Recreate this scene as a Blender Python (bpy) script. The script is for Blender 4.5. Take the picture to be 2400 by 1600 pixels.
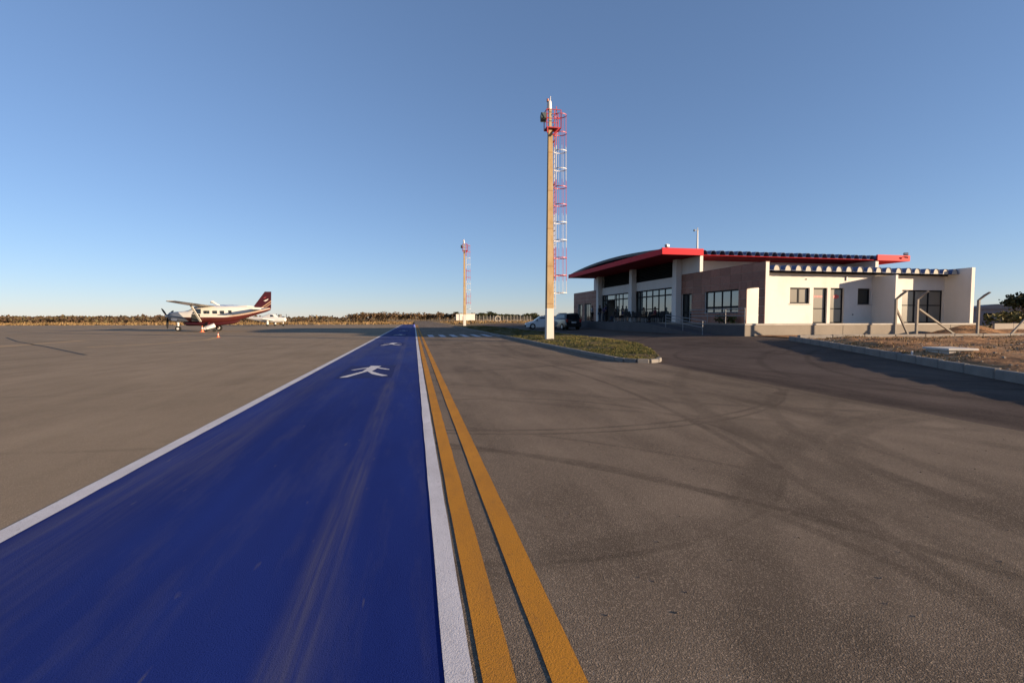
import bpy, bmesh, math, random
from mathutils import Vector, Matrix, noise as mnoise
R_ = math.radians
rnd = random.Random(7)
sc = bpy.context.scene
COL = sc.collection
for o in list(bpy.data.objects): bpy.data.objects.remove(o)

# ------------------------------------------------------------------ camera, sky, sun, exposure
cam_d = bpy.data.cameras.new('camera'); cam = bpy.data.objects.new('camera', cam_d); COL.objects.link(cam)
cam.location = (0, 0, 1.5)
cam.rotation_euler = (R_(90) - math.atan(54.5/1130), 0, -R_(11.46))
cam_d.sensor_width = 36; cam_d.lens = 36*1130/2400; cam_d.clip_start = .05; cam_d.clip_end = 12000
sc.camera = cam
SUN_EL = R_(9.2); SUN_H = Vector((.851, -.525))
world = bpy.data.worlds.new('World'); sc.world = world; world.use_nodes = True
wn = world.node_tree; wn.nodes.clear()
sky = wn.nodes.new('ShaderNodeTexSky'); sky.sky_type = 'NISHITA'; sky.sun_disc = False
sky.sun_elevation = SUN_EL; sky.sun_rotation = math.atan2(SUN_H.x, SUN_H.y)
sky.altitude = 3000; sky.air_density = 1.25; sky.dust_density = 0; sky.ozone_density = 4.6
bg = wn.nodes.new('ShaderNodeBackground'); bg.inputs['Strength'].default_value = .097
wo = wn.nodes.new('ShaderNodeOutputWorld')
gm = wn.nodes.new('ShaderNodeGamma'); gm.inputs[1].default_value = .7      # flatter gradient: thin even haze over the whole sky
wn.links.new(sky.outputs[0], gm.inputs[0]); wb = wn.nodes.new('ShaderNodeVectorMath'); wb.operation = 'MULTIPLY'; wb.inputs[1].default_value = (1.10, .955, 1.0)   # white balance
wn.links.new(gm.outputs[0], wb.inputs[0]); wn.links.new(wb.outputs[0], bg.inputs[0]); wn.links.new(bg.outputs[0], wo.inputs[0])
sun_d = bpy.data.lights.new('sun', 'SUN'); sun_d.energy = 4.1; sun_d.angle = R_(.5); sun_d.color = (1, .765, .52)
sun = bpy.data.objects.new('sun', sun_d); COL.objects.link(sun)
sdir = Vector((SUN_H.x*math.cos(SUN_EL), SUN_H.y*math.cos(SUN_EL), math.sin(SUN_EL)))
sun.rotation_euler = sdir.to_track_quat('Z', 'Y').to_euler(); sun.location = (40, -30, 30)
sc.view_settings.view_transform = 'Standard'; sc.view_settings.look = 'None'
sc.view_settings.gamma = 1; sc.view_settings.use_curve_mapping = False
sc.view_settings.exposure = 1.5

# ------------------------------------------------------------------ helpers: objects
def tag(o, label=None, cat=None, group=None, kind=None):
    if label: o['label'] = label
    if cat: o['category'] = cat
    if group: o['group'] = group
    if kind: o['kind'] = kind
    return o
def empty(name, loc=(0, 0, 0), rz=0, parent=None):
    o = bpy.data.objects.new(name, None); COL.objects.link(o)
    o.location = loc; o.rotation_euler = (0, 0, rz); o.empty_display_size = .2
    if parent: o.parent = parent
    return o
def thing(name, label, cat, loc=(0, 0, 0), rz=0, group=None):
    return tag(empty(name, loc, rz), label, cat, group)
def link_mesh(name, me, parent=None, loc=(0, 0, 0), rot=(0, 0, 0), scale=(1, 1, 1)):
    o = bpy.data.objects.new(name, me); COL.objects.link(o)
    o.location = loc; o.rotation_euler = rot; o.scale = scale
    if parent: o.parent = parent
    return o
def copy_tree(o, parent=None):
    c = o.copy(); COL.objects.link(c); c.parent = parent
    for ch in list(o.children): copy_tree(ch, c)
    return c
class MB:
    """collects shapes for one mesh"""
    def __init__(s): s.v = []; s.f = []; s.m = []; s.mi = 0
    def add(s, vs, fs, mi=None):
        n = len(s.v); s.v += [tuple(p) for p in vs]
        for f in fs: s.f.append([i+n for i in f]); s.m.append(s.mi if mi is None else mi)
        return s
    def box(s, x0, x1, y0, y1, z0, z1, mi=None):
        return s.add([(x0,y0,z0),(x1,y0,z0),(x1,y1,z0),(x0,y1,z0),(x0,y0,z1),(x1,y0,z1),(x1,y1,z1),(x0,y1,z1)],
              [(3,2,1,0),(4,5,6,7),(0,1,5,4),(1,2,6,5),(2,3,7,6),(3,0,4,7)], mi)
    def bbox(s, x0, x1, y0, y1, z0, z1, b=.02, mi=None):
        """box with chamfered vertical and top edges"""
        ring = lambda e: [(x0+b-e+0,y0+0*e),]
        def rg(i, z):
            a = [(x0+i,y0+b),(x0+b,y0+i),(x1-b,y0+i),(x1-i,y0+b),(x1-i,y1-b),(x1-b,y1-i),(x0+b,y1-i),(x0+i,y1-b)]
            return [(p[0],p[1],z) for p in a]
        def ri(z):
            q = [(x0+b,y0+b*1.6),(x0+b*1.6,y0+b),(x1-b*1.6,y0+b),(x1-b,y0+b*1.6),(x1-b,y1-b*1.6),(x1-b*1.6,y1-b),(x0+b*1.6,y1-b),(x0+b,y1-b*1.6)]
            return [(p[0],p[1],z) for p in q]
        vs = rg(0,z0)+rg(0,z1-b)+ri(z1); fs = [tuple(range(7,-1,-1)), tuple(range(16,24))]
        for k in range(2):
            for i in range(8):
                j = (i+1)%8; fs.append((k*8+i,k*8+j,k*8+8+j,k*8+8+i))
        return s.add(vs, fs, mi)
    def tube(s, pts, r, n=8, cap=True, mi=None):
        pts = [Vector(p) for p in pts]; rs = r if isinstance(r,(list,tuple)) else [r]*len(pts)
        vs = []; fs = []; up0 = None
        for i, p in enumerate(pts):
            d = (pts[min(i+1,len(pts)-1)]-pts[max(i-1,0)]).normalized()
            a = Vector((0,0,1)) if abs(d.z) < .95 else Vector((1,0,0))
            u = d.cross(a).normalized(); w = u.cross(d)
            for k in range(n):
                t = 2*math.pi*k/n; vs.append(p+(u*math.cos(t)+w*math.sin(t))*rs[i])
        for i in range(len(pts)-1):
            for k in range(n):
                l = (k+1)%n; fs.append((i*n+k,i*n+l,(i+1)*n+l,(i+1)*n+k))
        if cap: fs += [tuple(range(n-1,-1,-1)), tuple(range((len(pts)-1)*n,len(pts)*n))]
        return s.add(vs, fs, mi)
    def bar(s, p, q, w, h=None, mi=None):
        """rectangular bar from p to q"""
        p = Vector(p); q = Vector(q); h = h or w; d = (q-p).normalized()
        a = Vector((0,0,1)) if abs(d.z) < .9 else Vector((1,0,0))
        u = d.cross(a).normalized()*w/2; t = u.cross(d).normalized()*h/2
        vs = [e+x for e in (p,q) for x in (-u-t,u-t,u+t,-u+t)]
        return s.add(vs, [(3,2,1,0),(4,5,6,7),(0,1,5,4),(1,2,6,5),(2,3,7,6),(3,0,4,7)], mi)
    def loft(s, rings, cap=True, mi=None):
        n = len(rings[0]); vs = [p for r in rings for p in r]; fs = []
        for i in range(len(rings)-1):
            for k in range(n):
                l = (k+1)%n; fs.append((i*n+k,i*n+l,(i+1)*n+l,(i+1)*n+k))
        if cap: fs += [tuple(range(n-1,-1,-1)), tuple(range((len(rings)-1)*n,len(rings)*n))]
        return s.add(vs, fs, mi)
    def sphere(s, c, r, n=10, m=6, sc=(1,1,1), mi=None):
        vs = [(c[0],c[1],c[2]-r*sc[2])]; fs = []
        for i in range(1,m):
            t = math.pi*i/m
            for k in range(n):
                a = 2*math.pi*k/n; vs.append((c[0]+r*sc[0]*math.sin(t)*math.cos(a),c[1]+r*sc[1]*math.sin(t)*math.sin(a),c[2]-r*sc[2]*math.cos(t)))
        vs.append((c[0],c[1],c[2]+r*sc[2])); L = len(vs)-1
        for k in range(n):
            l = (k+1)%n; fs.append((0,1+l,1+k)); fs.append((L,L-n+k,L-n+l))
            for i in range(m-2): fs.append((1+i*n+k,1+i*n+l,1+(i+1)*n+l,1+(i+1)*n+k))
        return s.add(vs, fs, mi)
    def prism(s, poly, axis, a, b, mi=None):
        """polygon extruded along axis 0/1/2 from a to b"""
        def P(p, t): 
            q = list(p); q.insert(axis, t); return tuple(q)
        n = len(poly); vs = [P(p,a) for p in poly]+[P(p,b) for p in poly]
        fs = [tuple(range(n-1,-1,-1)), tuple(range(n,2*n))]+[(i,(i+1)%n,n+(i+1)%n,n+i) for i in range(n)]
        return s.add(vs, fs, mi)
    def mesh(s, name, mats, smooth=False, fix=True):
        me = bpy.data.meshes.new(name); me.from_pydata(s.v, [], s.f)
        for m in (mats if isinstance(mats,(list,tuple)) else [mats]): me.materials.append(m)
        if any(s.m): me.polygons.foreach_set('material_index', s.m)
        if fix:
            bm = bmesh.new(); bm.from_mesh(me); bmesh.ops.recalc_face_normals(bm, faces=bm.faces)
            bm.to_mesh(me); bm.free()
        if smooth:
            me.polygons.foreach_set('use_smooth', [True]*len(me.polygons))
            try: me.set_sharp_from_angle(angle=R_(40))
            except Exception: pass
        me.update(); return me
    def build(s, name, mats, parent=None, loc=(0,0,0), rot=(0,0,0), smooth=False, fix=True):
        return link_mesh(name, s.mesh(name, mats, smooth, fix), parent, loc, rot)
def wall_holes(fix, axis, a0, a1, z0, z1, t, holes):
    """wall in the plane axis=fix (thickness t to +axis), running along the other horizontal axis, with rectangular holes"""
    xs = sorted({a0,a1,*[h[0] for h in holes],*[h[1] for h in holes]}); zs = sorted({z0,z1,*[h[2] for h in holes],*[h[3] for h in holes]})
    nx, nz = len(xs)-1, len(zs)-1
    def solid(i,k):
        if i<0 or k<0 or i>=nx or k>=nz: return False
        cx=(xs[i]+xs[i+1])/2; cz=(zs[k]+zs[k+1])/2
        return not any(h[0]<cx<h[1] and h[2]<cz<h[3] for h in holes)
    mb = MB()
    def P(a,d,z): return (fix+d,a,z) if axis==0 else (a,fix+d,z)
    for i in range(nx):
        for k in range(nz):
            if not solid(i,k): continue
            A,B,Z,W = xs[i],xs[i+1],zs[k],zs[k+1]
            for d in (0,t): mb.add([P(A,d,Z),P(B,d,Z),P(B,d,W),P(A,d,W)],[(0,1,2,3)])
            if not solid(i-1,k): mb.add([P(A,0,Z),P(A,t,Z),P(A,t,W),P(A,0,W)],[(0,1,2,3)])
            if not solid(i+1,k): mb.add([P(B,0,Z),P(B,t,Z),P(B,t,W),P(B,0,W)],[(0,1,2,3)])
            if not solid(i,k-1): mb.add([P(A,0,Z),P(A,t,Z),P(B,t,Z),P(B,0,Z)],[(0,1,2,3)])
            if not solid(i,k+1): mb.add([P(A,0,W),P(A,t,W),P(B,t,W),P(B,0,W)],[(0,1,2,3)])
    # merge so normals can be made consistent
    me = bpy.data.meshes.new('wall'); me.from_pydata(mb.v,[],mb.f)
    bm = bmesh.new(); bm.from_mesh(me); bmesh.ops.remove_doubles(bm, verts=bm.verts, dist=1e-5)
    bmesh.ops.recalc_face_normals(bm, faces=bm.faces); bm.to_mesh(me); bm.free()
    return me

# ------------------------------------------------------------------ helpers: materials
class NT:
    def __init__(s, name):
        s.m = bpy.data.materials.new(name); s.m.use_nodes = True; s.t = s.m.node_tree; s.t.nodes.clear()
        s.out = s.n('ShaderNodeOutputMaterial'); s.b = s.n('ShaderNodeBsdfPrincipled'); s.l(s.b.outputs[0], s.out.inputs[0])
        s._pos = None; s._obj = None
    def n(s, t, **k):
        x = s.t.nodes.new(t)
        for a, v in k.items(): setattr(x, a, v)
        return x
    def l(s, a, b): s.t.links.new(a, b)
    def set(s, k, v):
        i = s.b.inputs[k]
        if hasattr(v, 'is_linked'): s.l(v, i)
        elif isinstance(v, (tuple, list)) and len(v) == 3: i.default_value = (*v, 1)
        else: i.default_value = v
    def pos(s):
        if not s._pos: s._pos = s.n('ShaderNodeNewGeometry').outputs['Position']
        return s._pos
    def obj(s):
        if not s._obj: s._obj = s.n('ShaderNodeTexCoord').outputs['Object']
        return s._obj
    def mp(s, vec, scale):
        x = s.n('ShaderNodeMapping'); x.inputs['Scale'].default_value = scale; s.l(vec, x.inputs['Vector']); return x.outputs[0]
    def noise(s, vec, scale, detail=3, rough=.55, out='Fac'):
        x = s.n('ShaderNodeTexNoise'); x.inputs['Scale'].default_value = scale; x.inputs['Detail'].default_value = detail
        x.inputs['Roughness'].default_value = rough; s.l(vec, x.inputs['Vector']); return x.outputs[out]
    def ramp(s, fac, stops, interp='LINEAR'):
        x = s.n('ShaderNodeValToRGB'); x.color_ramp.interpolation = interp; e = x.color_ramp.elements
        while len(e) < len(stops): e.new(.5)
        for q, (p, c) in zip(e, stops):
            q.position = p; q.color = (*c, 1) if isinstance(c, (tuple, list)) else (c, c, c, 1)
        s.l(fac, x.inputs[0]); return x.outputs[0]
    def mix(s, fac, a, b, blend='MIX'):
        x = s.n('ShaderNodeMix', data_type='RGBA', blend_type=blend)
        for i, v in ((0, fac), (6, a), (7, b)):
            if hasattr(v, 'is_linked'): s.l(v, x.inputs[i])
            elif isinstance(v, (tuple, list)): x.inputs[i].default_value = (*v, 1)
            else: x.inputs[i].default_value = v
        return x.outputs[2]
    def math(s, op, a, b=0.0, c=None, clamp=False):
        x = s.n('ShaderNodeMath', operation=op, use_clamp=clamp)
        for i, v in enumerate((a, b) if c is None else (a, b, c)):
            if hasattr(v, 'is_linked'): s.l(v, x.inputs[i])
            else: x.inputs[i].default_value = v
        return x.outputs[0]
    def xyz(s, vec):
        x = s.n('ShaderNodeSeparateXYZ'); s.l(vec, x.inputs[0]); return x.outputs
    def smooth(s, v, lo, hi):
        x = s.n('ShaderNodeMapRange', interpolation_type='SMOOTHSTEP')
        x.inputs['From Min'].default_value = lo; x.inputs['From Max'].default_value = hi
        s.l(v, x.inputs['Value']); return x.outputs[0]
    def bump(s, h, strength, dist):
        x = s.n('ShaderNodeBump'); x.inputs['Strength'].default_value = strength; x.inputs['Distance'].default_value = dist
        s.l(h, x.inputs['Height']); s.l(x.outputs[0], s.b.inputs['Normal'])
def paint(name, c, rough=.5, var=.12, scale=2.0, spec=.5, bump=0, metal=0, grime=None, world=False, coat=0):
    t = NT(name); v = t.pos() if world else t.obj()
    n1 = t.noise(v, scale, 4); n2 = t.noise(v, scale*11, 3)
    f = t.ramp(t.math('ADD', t.math('MULTIPLY', n1, .65), t.math('MULTIPLY', n2, .35)), [(.3, 0), (.7, 1)])
    lo = tuple(x*(1-var) for x in c); hi = tuple(min(1, x*(1+var*.5)) for x in c)
    col = t.mix(f, lo, hi)
    if grime:
        g = t.ramp(t.noise(t.mp(v, (1, 1, .35)), scale*.8, 5, .65), [(.5, 0), (.75, 1)])
        col = t.mix(t.math('MULTIPLY', g, grime[1]), col, grime[0])
    t.set('Base Color', col); t.set('Roughness', rough); t.set('Specular IOR Level', spec); t.set('Metallic', metal)
    if coat: t.set('Coat Weight', coat); t.set('Coat Roughness', .12)
    if bump: t.bump(n2, bump, .01)
    return t.m
def arc_mask(t, xy, arcs):
    """dark tyre arcs on the pavement: rings of given centre, radius, half width, strength"""
    tot = None
    for cx, cy, r, w, k in arcs:
        v = t.n('ShaderNodeCombineXYZ'); v.inputs[0].default_value = cx; v.inputs[1].default_value = cy
        d = t.n('ShaderNodeVectorMath', operation='DISTANCE'); t.l(xy, d.inputs[0]); t.l(v.outputs[0], d.inputs[1])
        a = t.math('ABSOLUTE', t.math('SUBTRACT', d.outputs['Value'], r)); w = w*.8; k = k*.75
        m = t.math('MULTIPLY', t.math('SUBTRACT', 1.0, t.smooth(a, w*.35, w)), k)
        tot = m if tot is None else t.math('MAXIMUM', tot, m)
    return tot
def asphalt(name, dark, light, arcs=(), grain=1.0):
    t = NT(name); p = t.pos(); x = t.xyz(p)
    flat = t.n('ShaderNodeCombineXYZ'); t.l(x[0], flat.inputs[0]); t.l(x[1], flat.inputs[1]); xy = flat.outputs[0]
    big = t.noise(xy, .16, 5, .6); mid = t.noise(t.mp(xy, (1.0, .5, 1)), .9, 4, .6); streak = t.noise(t.mp(xy, (2.2, .12, 1)), 1.0, 3)
    f = t.math('ADD', t.math('ADD', t.math('MULTIPLY', big, .42), t.math('MULTIPLY', mid, .38)), t.math('MULTIPLY', streak, .2))
    col = t.mix(t.ramp(f, [(.38, 0), (.60, 1)]), dark, light)
    g = t.noise(xy, 135, 2, .7); g2 = t.n('ShaderNodeTexVoronoi'); g2.inputs['Scale'].default_value = 150; t.l(xy, g2.inputs['Vector'])
    col = t.mix(t.ramp(g, [(.33, .7*grain), (.5, 0)]), col, tuple(c*.35 for c in dark))
    stone = t.ramp(t.xyz(g2.outputs['Color'])[0], [(.74, 0), (.98, .55*grain)])
    col = t.mix(stone, col, tuple(min(1, c*1.75) for c in light))
    if arcs:
        wob = t.math('MULTIPLY', t.ramp(t.noise(xy, 1.3, 3), [(.3, .35), (.65, 1)]), arc_mask(t, xy, arcs))
        tread = t.ramp(t.noise(t.mp(xy, (1, 1, 1)), 14, 3, .7), [(.3, .45), (.55, 1)])
        col = t.mix(t.math('MULTIPLY', wob, tread), col, tuple(c*.42 for c in dark))
    spill = t.ramp(t.noise(xy, .55, 5, .7), [(.62, 0), (.74, .35)])
    col = t.mix(spill, col, tuple(c*.6 for c in dark))
    t.set('Base Color', col); t.set('Roughness', .92); t.set('Specular IOR Level', .06)
    t.bump(t.math('ADD', g, t.math('MULTIPLY', g2.outputs['Distance'], .6)), .42, .007)
    return t.m
def road_paint(name, c, wear_c, wear=.35, grain=1.0):
    t = NT(name); p = t.pos()
    n = t.noise(t.mp(p, (1, .35, 1)), 3.5, 5, .65); g = t.noise(p, 130, 3, .7)
    col = t.mix(t.ramp(t.noise(p, 1.1, 3), [(.3, 0), (.7, 1)]), tuple(x*.86 for x in c), c)
    col = t.mix(t.math('MULTIPLY', t.ramp(g, [(.33, 1), (.46, 0)]), .65*grain), col, wear_c)
    col = t.mix(t.math('MULTIPLY', t.ramp(n, [(.46, 0), (.7, 1)]), wear), col, wear_c)
    crack = t.ramp(t.noise(t.mp(p, (1.4, .8, 1)), 9, 6, .75), [(.60, 0), (.68, .55)])
    col = t.mix(crack, col, wear_c)
    t.set('Base Color', col); t.set('Roughness', .85); t.set('Specular IOR Level', .1); t.bump(g, .5, .007)
    return t.m
def earth(name, stops, scale=.25, bump=.6, dist=.05, fine=14):
    t = NT(name); p = t.pos()
    n = t.noise(p, scale, 6, .62); f = t.noise(p, fine, 5, .65)
    v = t.math('ADD', t.math('MULTIPLY', n, .6), t.math('MULTIPLY', f, .4))
    t.set('Base Color', t.ramp(v, stops)); t.set('Roughness', .95); t.set('Specular IOR Level', .1)
    t.bump(f, bump, dist); return t.m
def leaves(name, cs, scale=.8):
    t = NT(name); r = t.n('ShaderNodeNewGeometry').outputs['Random Per Island']
    n = t.noise(t.pos(), scale, 3)
    v = t.math('ADD', t.math('MULTIPLY', r, .55), t.math('MULTIPLY', n, .45))
    t.set('Base Color', t.ramp(v, [(.15+.7*i/(len(cs)-1), c) for i, c in enumerate(cs)])); t.set('Roughness', .75); t.set('Specular IOR Level', .2)
    return t.m

M = {}
M['white_wall'] = paint('white_wall_paint', (.65, .615, .57), .85, .06, .7, .2, .08, grime=((.42, .35, .27), .28))
M['white_paint'] = paint('white_gloss_paint', (.58, .57, .55), .45, .08, 2)
M['concrete'] = paint('grey_concrete', (.42, .39, .35), .9, .2, 1.2, .2, .3, grime=((.22, .18, .14), .4))
M['plinth'] = paint('plinth_render', (.235, .205, .17), .9, .14, .9, .2, .2, grime=((.18, .14, .10), .3))
M['kerb'] = paint('kerb_concrete', (.21, .195, .18), .9, .25, 2.4, .2, .35, grime=((.16, .13, .10), .45))
M['pole_concrete'] = paint('buff_pole_concrete', (.36, .29, .19), .85, .2, 1.4, .2, .2, grime=((.26, .17, .08), .5))
M['black_frame'] = paint('black_aluminium', (.014, .014, .016), .6, .1, 3, .12)
M['red'] = paint('red_fascia_paint', (.50, .018, .030), .6, .08, 1.5, .14)
M['steel'] = paint('galvanised_steel', (.42, .42, .42), .4, .15, 6, .5, metal=.7)
M['rail_steel'] = paint('dull_rail_steel', (.25, .245, .25), .5, .12, 6, .5, metal=.35)
M['post_concrete'] = paint('fence_post_concrete', (.25, .22, .185), .9, .2, 4, .2, .2)
M['tile_top'] = paint('fibre_cement_roofing', (.11, .145, .26), .75, .15, 1.3, .3, .1, grime=((.2, .18, .16), .35))
M['tile_cap'] = paint('roof_tile_end_cap', (.46, .43, .37), .8, .15, 2.5, .2)
M['dark'] = paint('dark_void', (.012, .012, .013), .8, .1, 2, .2)
M['tyre'] = paint('tyre_rubber', (.02, .02, .02), .85, .15, 8, .2)
def glass(name, c, ior=1.8, rough=.04):
    t = NT(name); n = t.noise(t.obj(), .7, 2)
    t.set('Base Color', t.mix(n, tuple(x*.8 for x in c), c)); t.set('Roughness', rough); t.set('IOR', ior)
    t.bump(n, .05, .02); return t.m
M['hall_glass'] = glass('hall_window_glass', (.10, .115, .105), 2.3)
M['dark_glass'] = glass('tinted_glass', (.022, .026, .024), 1.6)
M['beige_glass'] = glass('bronze_window_glass', (.21, .19, .155), 1.5, .2)
M['car_glass'] = glass('car_glass', (.015, .02, .025), 1.7)

# ------------------------------------------------------------------ ground, pavements, markings
def zr(x):
    t = min(max((x-7.9)/12.1, 0), 1); return .38*t*t*(3-2*t)
def sheet(name, xs, ys, zf, m, parent=None, clip=None):
    v = [(x, y, zf(x, y)) for y in ys for x in xs]; n = len(xs); f = []
    for j in range(len(ys)-1):
        for i in range(n-1):
            f.append((j*n+i, j*n+i+1, (j+1)*n+i+1, (j+1)*n+i))
    me = bpy.data.meshes.new(name); me.from_pydata(v, [], f); me.materials.append(m)
    me.polygons.foreach_set('use_smooth', [True]*len(f)); me.update()
    return link_mesh(name, me, parent)
def lin(a, b, n): return [a+(b-a)*i/n for i in range(n+1)]
M['dry_ground'] = earth('dry_grassland', [(.3, (.16, .085, .04)), (.45, (.27, .165, .07)), (.55, (.33, .22, .10)), (.7, (.42, .28, .15))], .06, .5, .1, 1.8)
gx = [-5000, -2000, -800, -300, -100, -30, 0]+lin(7.9, 20, 8)+[30, 60, 120, 300, 900, 2500, 5000]
tag(sheet('ground', gx, [-600, -100, 0, 60, 118, 200, 400, 900, 2000, 4000, 8000], lambda x, y: zr(x)-.03, M['dry_ground']), kind='structure')
ARCS_L = [(-6.9, 14.8, 4.0, .12, .25), (-3.0, 16, 9.8, .1, .3), (-30, 40, 25, .25, .25), (-46, 10, 31, .3, .3), (-20, 55, 18, .3, .3), (-40, 60, 36, .25, .25), (-12, -30, 52, .2, .25), (-5, -80, 110, .3, .3), (0, -90, 124, .3, .25)]
M['apron'] = asphalt('apron_asphalt', (.215, .165, .112), (.300, .230, .158), ARCS_L, .6)
tag(sheet('apron', [-400, -100, -40, -2.87], [-60, 0, 40, 118], lambda x, y: 0, M['apron']), kind='structure')
ARCS_R = [(2.29, 12.84, 6.65, .07, .75), (2.4, 12.1, 6.15, .07, .7), (-4.52, -1.5, 8.72, .12, .8), (-4.4, -1.6, 9.6, .08, .4), (1.05, 5.83, 3.05, .06, .7), (-28.72, 11.39, 33.08, .11, .7),
          (-28.72, 11.0, 34.5, .12, .4), (11.83, 2.46, 7.5, .2, .6), (11.2, 2.3, 6.3, .12, .35), (-.87, 2.02, 3.73, .1, .6), (7.9, 1.2, 4.6, .25, .45), (14, 22, 17, .2, .4), (14, 22, 18.2, .2, .35), (3, -6, 9.1, .25, .4), (60, 20, 55.5, .3, .4), (-400, 10, 407.75, .4, .45), (-3, 30, 17, .3, .45), (9, -2, 8.3, .35, .5), (-1, 6, 5.2, .2, .3), (20, 2, 16.2, .3, .45)]
M['road'] = asphalt('road_asphalt', (.105, .081, .060), (.225, .175, .129), ARCS_R)
road = tag(sheet('road', [.22, 2, 4, 6, 7.9], [-60, 0, 30, 60, 118, 265], lambda x, y: 0, M['road']), kind='structure')
M['new_asphalt'] = asphalt('access_road_asphalt', (.058, .043, .036), (.128, .098, .080), [(16, 14, 6.8, .14, .6), (16.5, 14, 8.2, .16, .5), (22, 6, 12, .16, .6), (22, 6, 13.4, .2, .5), (8.2, 10, .6, .3, .4), (11, 20, 5, .2, .4), (30, 14, 21.2, .35, .5), (-400, 10, 408.3, .55, .8)])
tag(sheet('access_road', lin(7.9, 21, 20), [-60, -10, 5, 20, 40, 70, 100], lambda x, y: zr(x), M['new_asphalt']), kind='structure')

def blue_mat():
    t = NT('blue_path_paint'); p = t.pos(); x = t.xyz(p)
    flat = t.n('ShaderNodeCombineXYZ'); t.l(x[0], flat.inputs[0]); t.l(x[1], flat.inputs[1]); xy = flat.outputs[0]
    col = t.mix(t.ramp(t.noise(t.mp(xy, (1, .25, 1)), .8, 4), [(.3, 0), (.7, 1)]), (.0098, .0215, .138), (.0165, .036, .200))
    lane = t.n('ShaderNodeTexNoise', noise_dimensions='1D'); lane.inputs['Scale'].default_value = 1.7; lane.inputs['Detail'].default_value = 1
    t.l(x[0], lane.inputs['W']); col = t.mix(t.ramp(lane.outputs['Fac'], [(.4, .0), (.6, .3)]), col, (.012, .018, .10))
    def band(c, w): return t.math('SUBTRACT', 1.0, t.smooth(t.math('ABSOLUTE', t.math('SUBTRACT', x[0], c)), w*.35, w))
    fine = t.ramp(t.noise(t.mp(xy, (26, .55, 1)), 1.0, 3, .6), [(.38, 0), (.66, 1)])
    patch = t.ramp(t.noise(t.mp(xy, (1, .22, 1)), 1.2, 4), [(.34, .15), (.64, 1)])
    b = t.math('ADD', t.math('MULTIPLY', band(-.55, .17), .85), t.math('ADD', t.math('MULTIPLY', band(-2.3, .42), .6), t.math('MULTIPLY', band(-2.62, .12), .25)), clamp=True)
    wear = t.math('MULTIPLY', t.math('MULTIPLY', b, patch), t.math('ADD', t.math('MULTIPLY', fine, .75), .25))
    col = t.mix(t.math('MULTIPLY', wear, .66), col, (.125, .116, .145))
    dust = t.ramp(t.noise(t.mp(xy, (1.2, .15, 1)), 2.2, 5, .7), [(.5, 0), (.8, .34)])
    col = t.mix(dust, col, (.10, .097, .135))
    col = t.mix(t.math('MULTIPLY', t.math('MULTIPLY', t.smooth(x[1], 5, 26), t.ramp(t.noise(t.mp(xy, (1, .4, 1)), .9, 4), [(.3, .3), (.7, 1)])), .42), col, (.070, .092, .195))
    scr = t.ramp(t.noise(t.mp(xy, (14, 3.0, 1)), 1.1, 2, .4), [(.72, 0), (.78, .45)])
    col = t.mix(scr, col, (.12, .11, .14))
    g = t.noise(xy, 130, 3, .7)
    col = t.mix(t.ramp(g, [(.32, .45), (.47, 0)]), col, (.006, .009, .04))
    t.set('Base Color', col); t.set('Roughness', .85); t.set('Specular IOR Level', .07); t.bump(g, .5, .007)
    return t.m
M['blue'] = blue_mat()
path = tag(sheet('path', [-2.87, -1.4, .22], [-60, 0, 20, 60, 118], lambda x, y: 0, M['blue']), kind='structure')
M['line_white'] = road_paint('white_road_paint', (.62, .60, .62), (.30, .28, .28), .3)
M['line_yellow'] = road_paint('yellow_road_paint', (.52, .225, .03), (.20, .10, .04), .35)
M['line_yellow_old'] = road_paint('worn_yellow_paint', (.46, .31, .16), (.25, .20, .15), .5)
def strip(name, x0, x1, y0, y1, m, parent, z=.004):
    n = max(2, int((y1-y0)/.3)); mb = MB()      # slightly uneven painted edge
    for i in range(n+1):
        y = y0+(y1-y0)*i/n; a = .006*mnoise.noise((i*.9, x0*7, 0))+.004*mnoise.noise((i*.13, x0, 3)); b = .006*mnoise.noise((i*.9, x1*7, 5))+.004*mnoise.noise((i*.13, x1, 8))
        mb.v += [(x0+a, y, z), (x1+b, y, z)]
    mb.f = [(2*i, 2*i+1, 2*i+3, 2*i+2) for i in range(n)]; mb.m = [0]*n
    return mb.build(name, m, parent, fix=False)
strip('edge_line', -2.88, -2.72, -3, 118, M['line_white'], path)
strip('edge_line', .11, .228, -3, 118, M['line_white'], path)
strip('yellow_line', .262, .402, -3, 118, M['line_yellow'], road)
strip('yellow_line', .540, .688, -3, 118, M['line_yellow'], road)
for k in range(7):
    x = 1.15+.95*k; strip('crosswalk_stripe', x, x+.44, 39.0, 44.2, M['line_white'], road)
M['fresh_blue'] = road_paint('fresh_blue_paint', (.018, .028, .125), (.02, .02, .06), .2)
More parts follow.
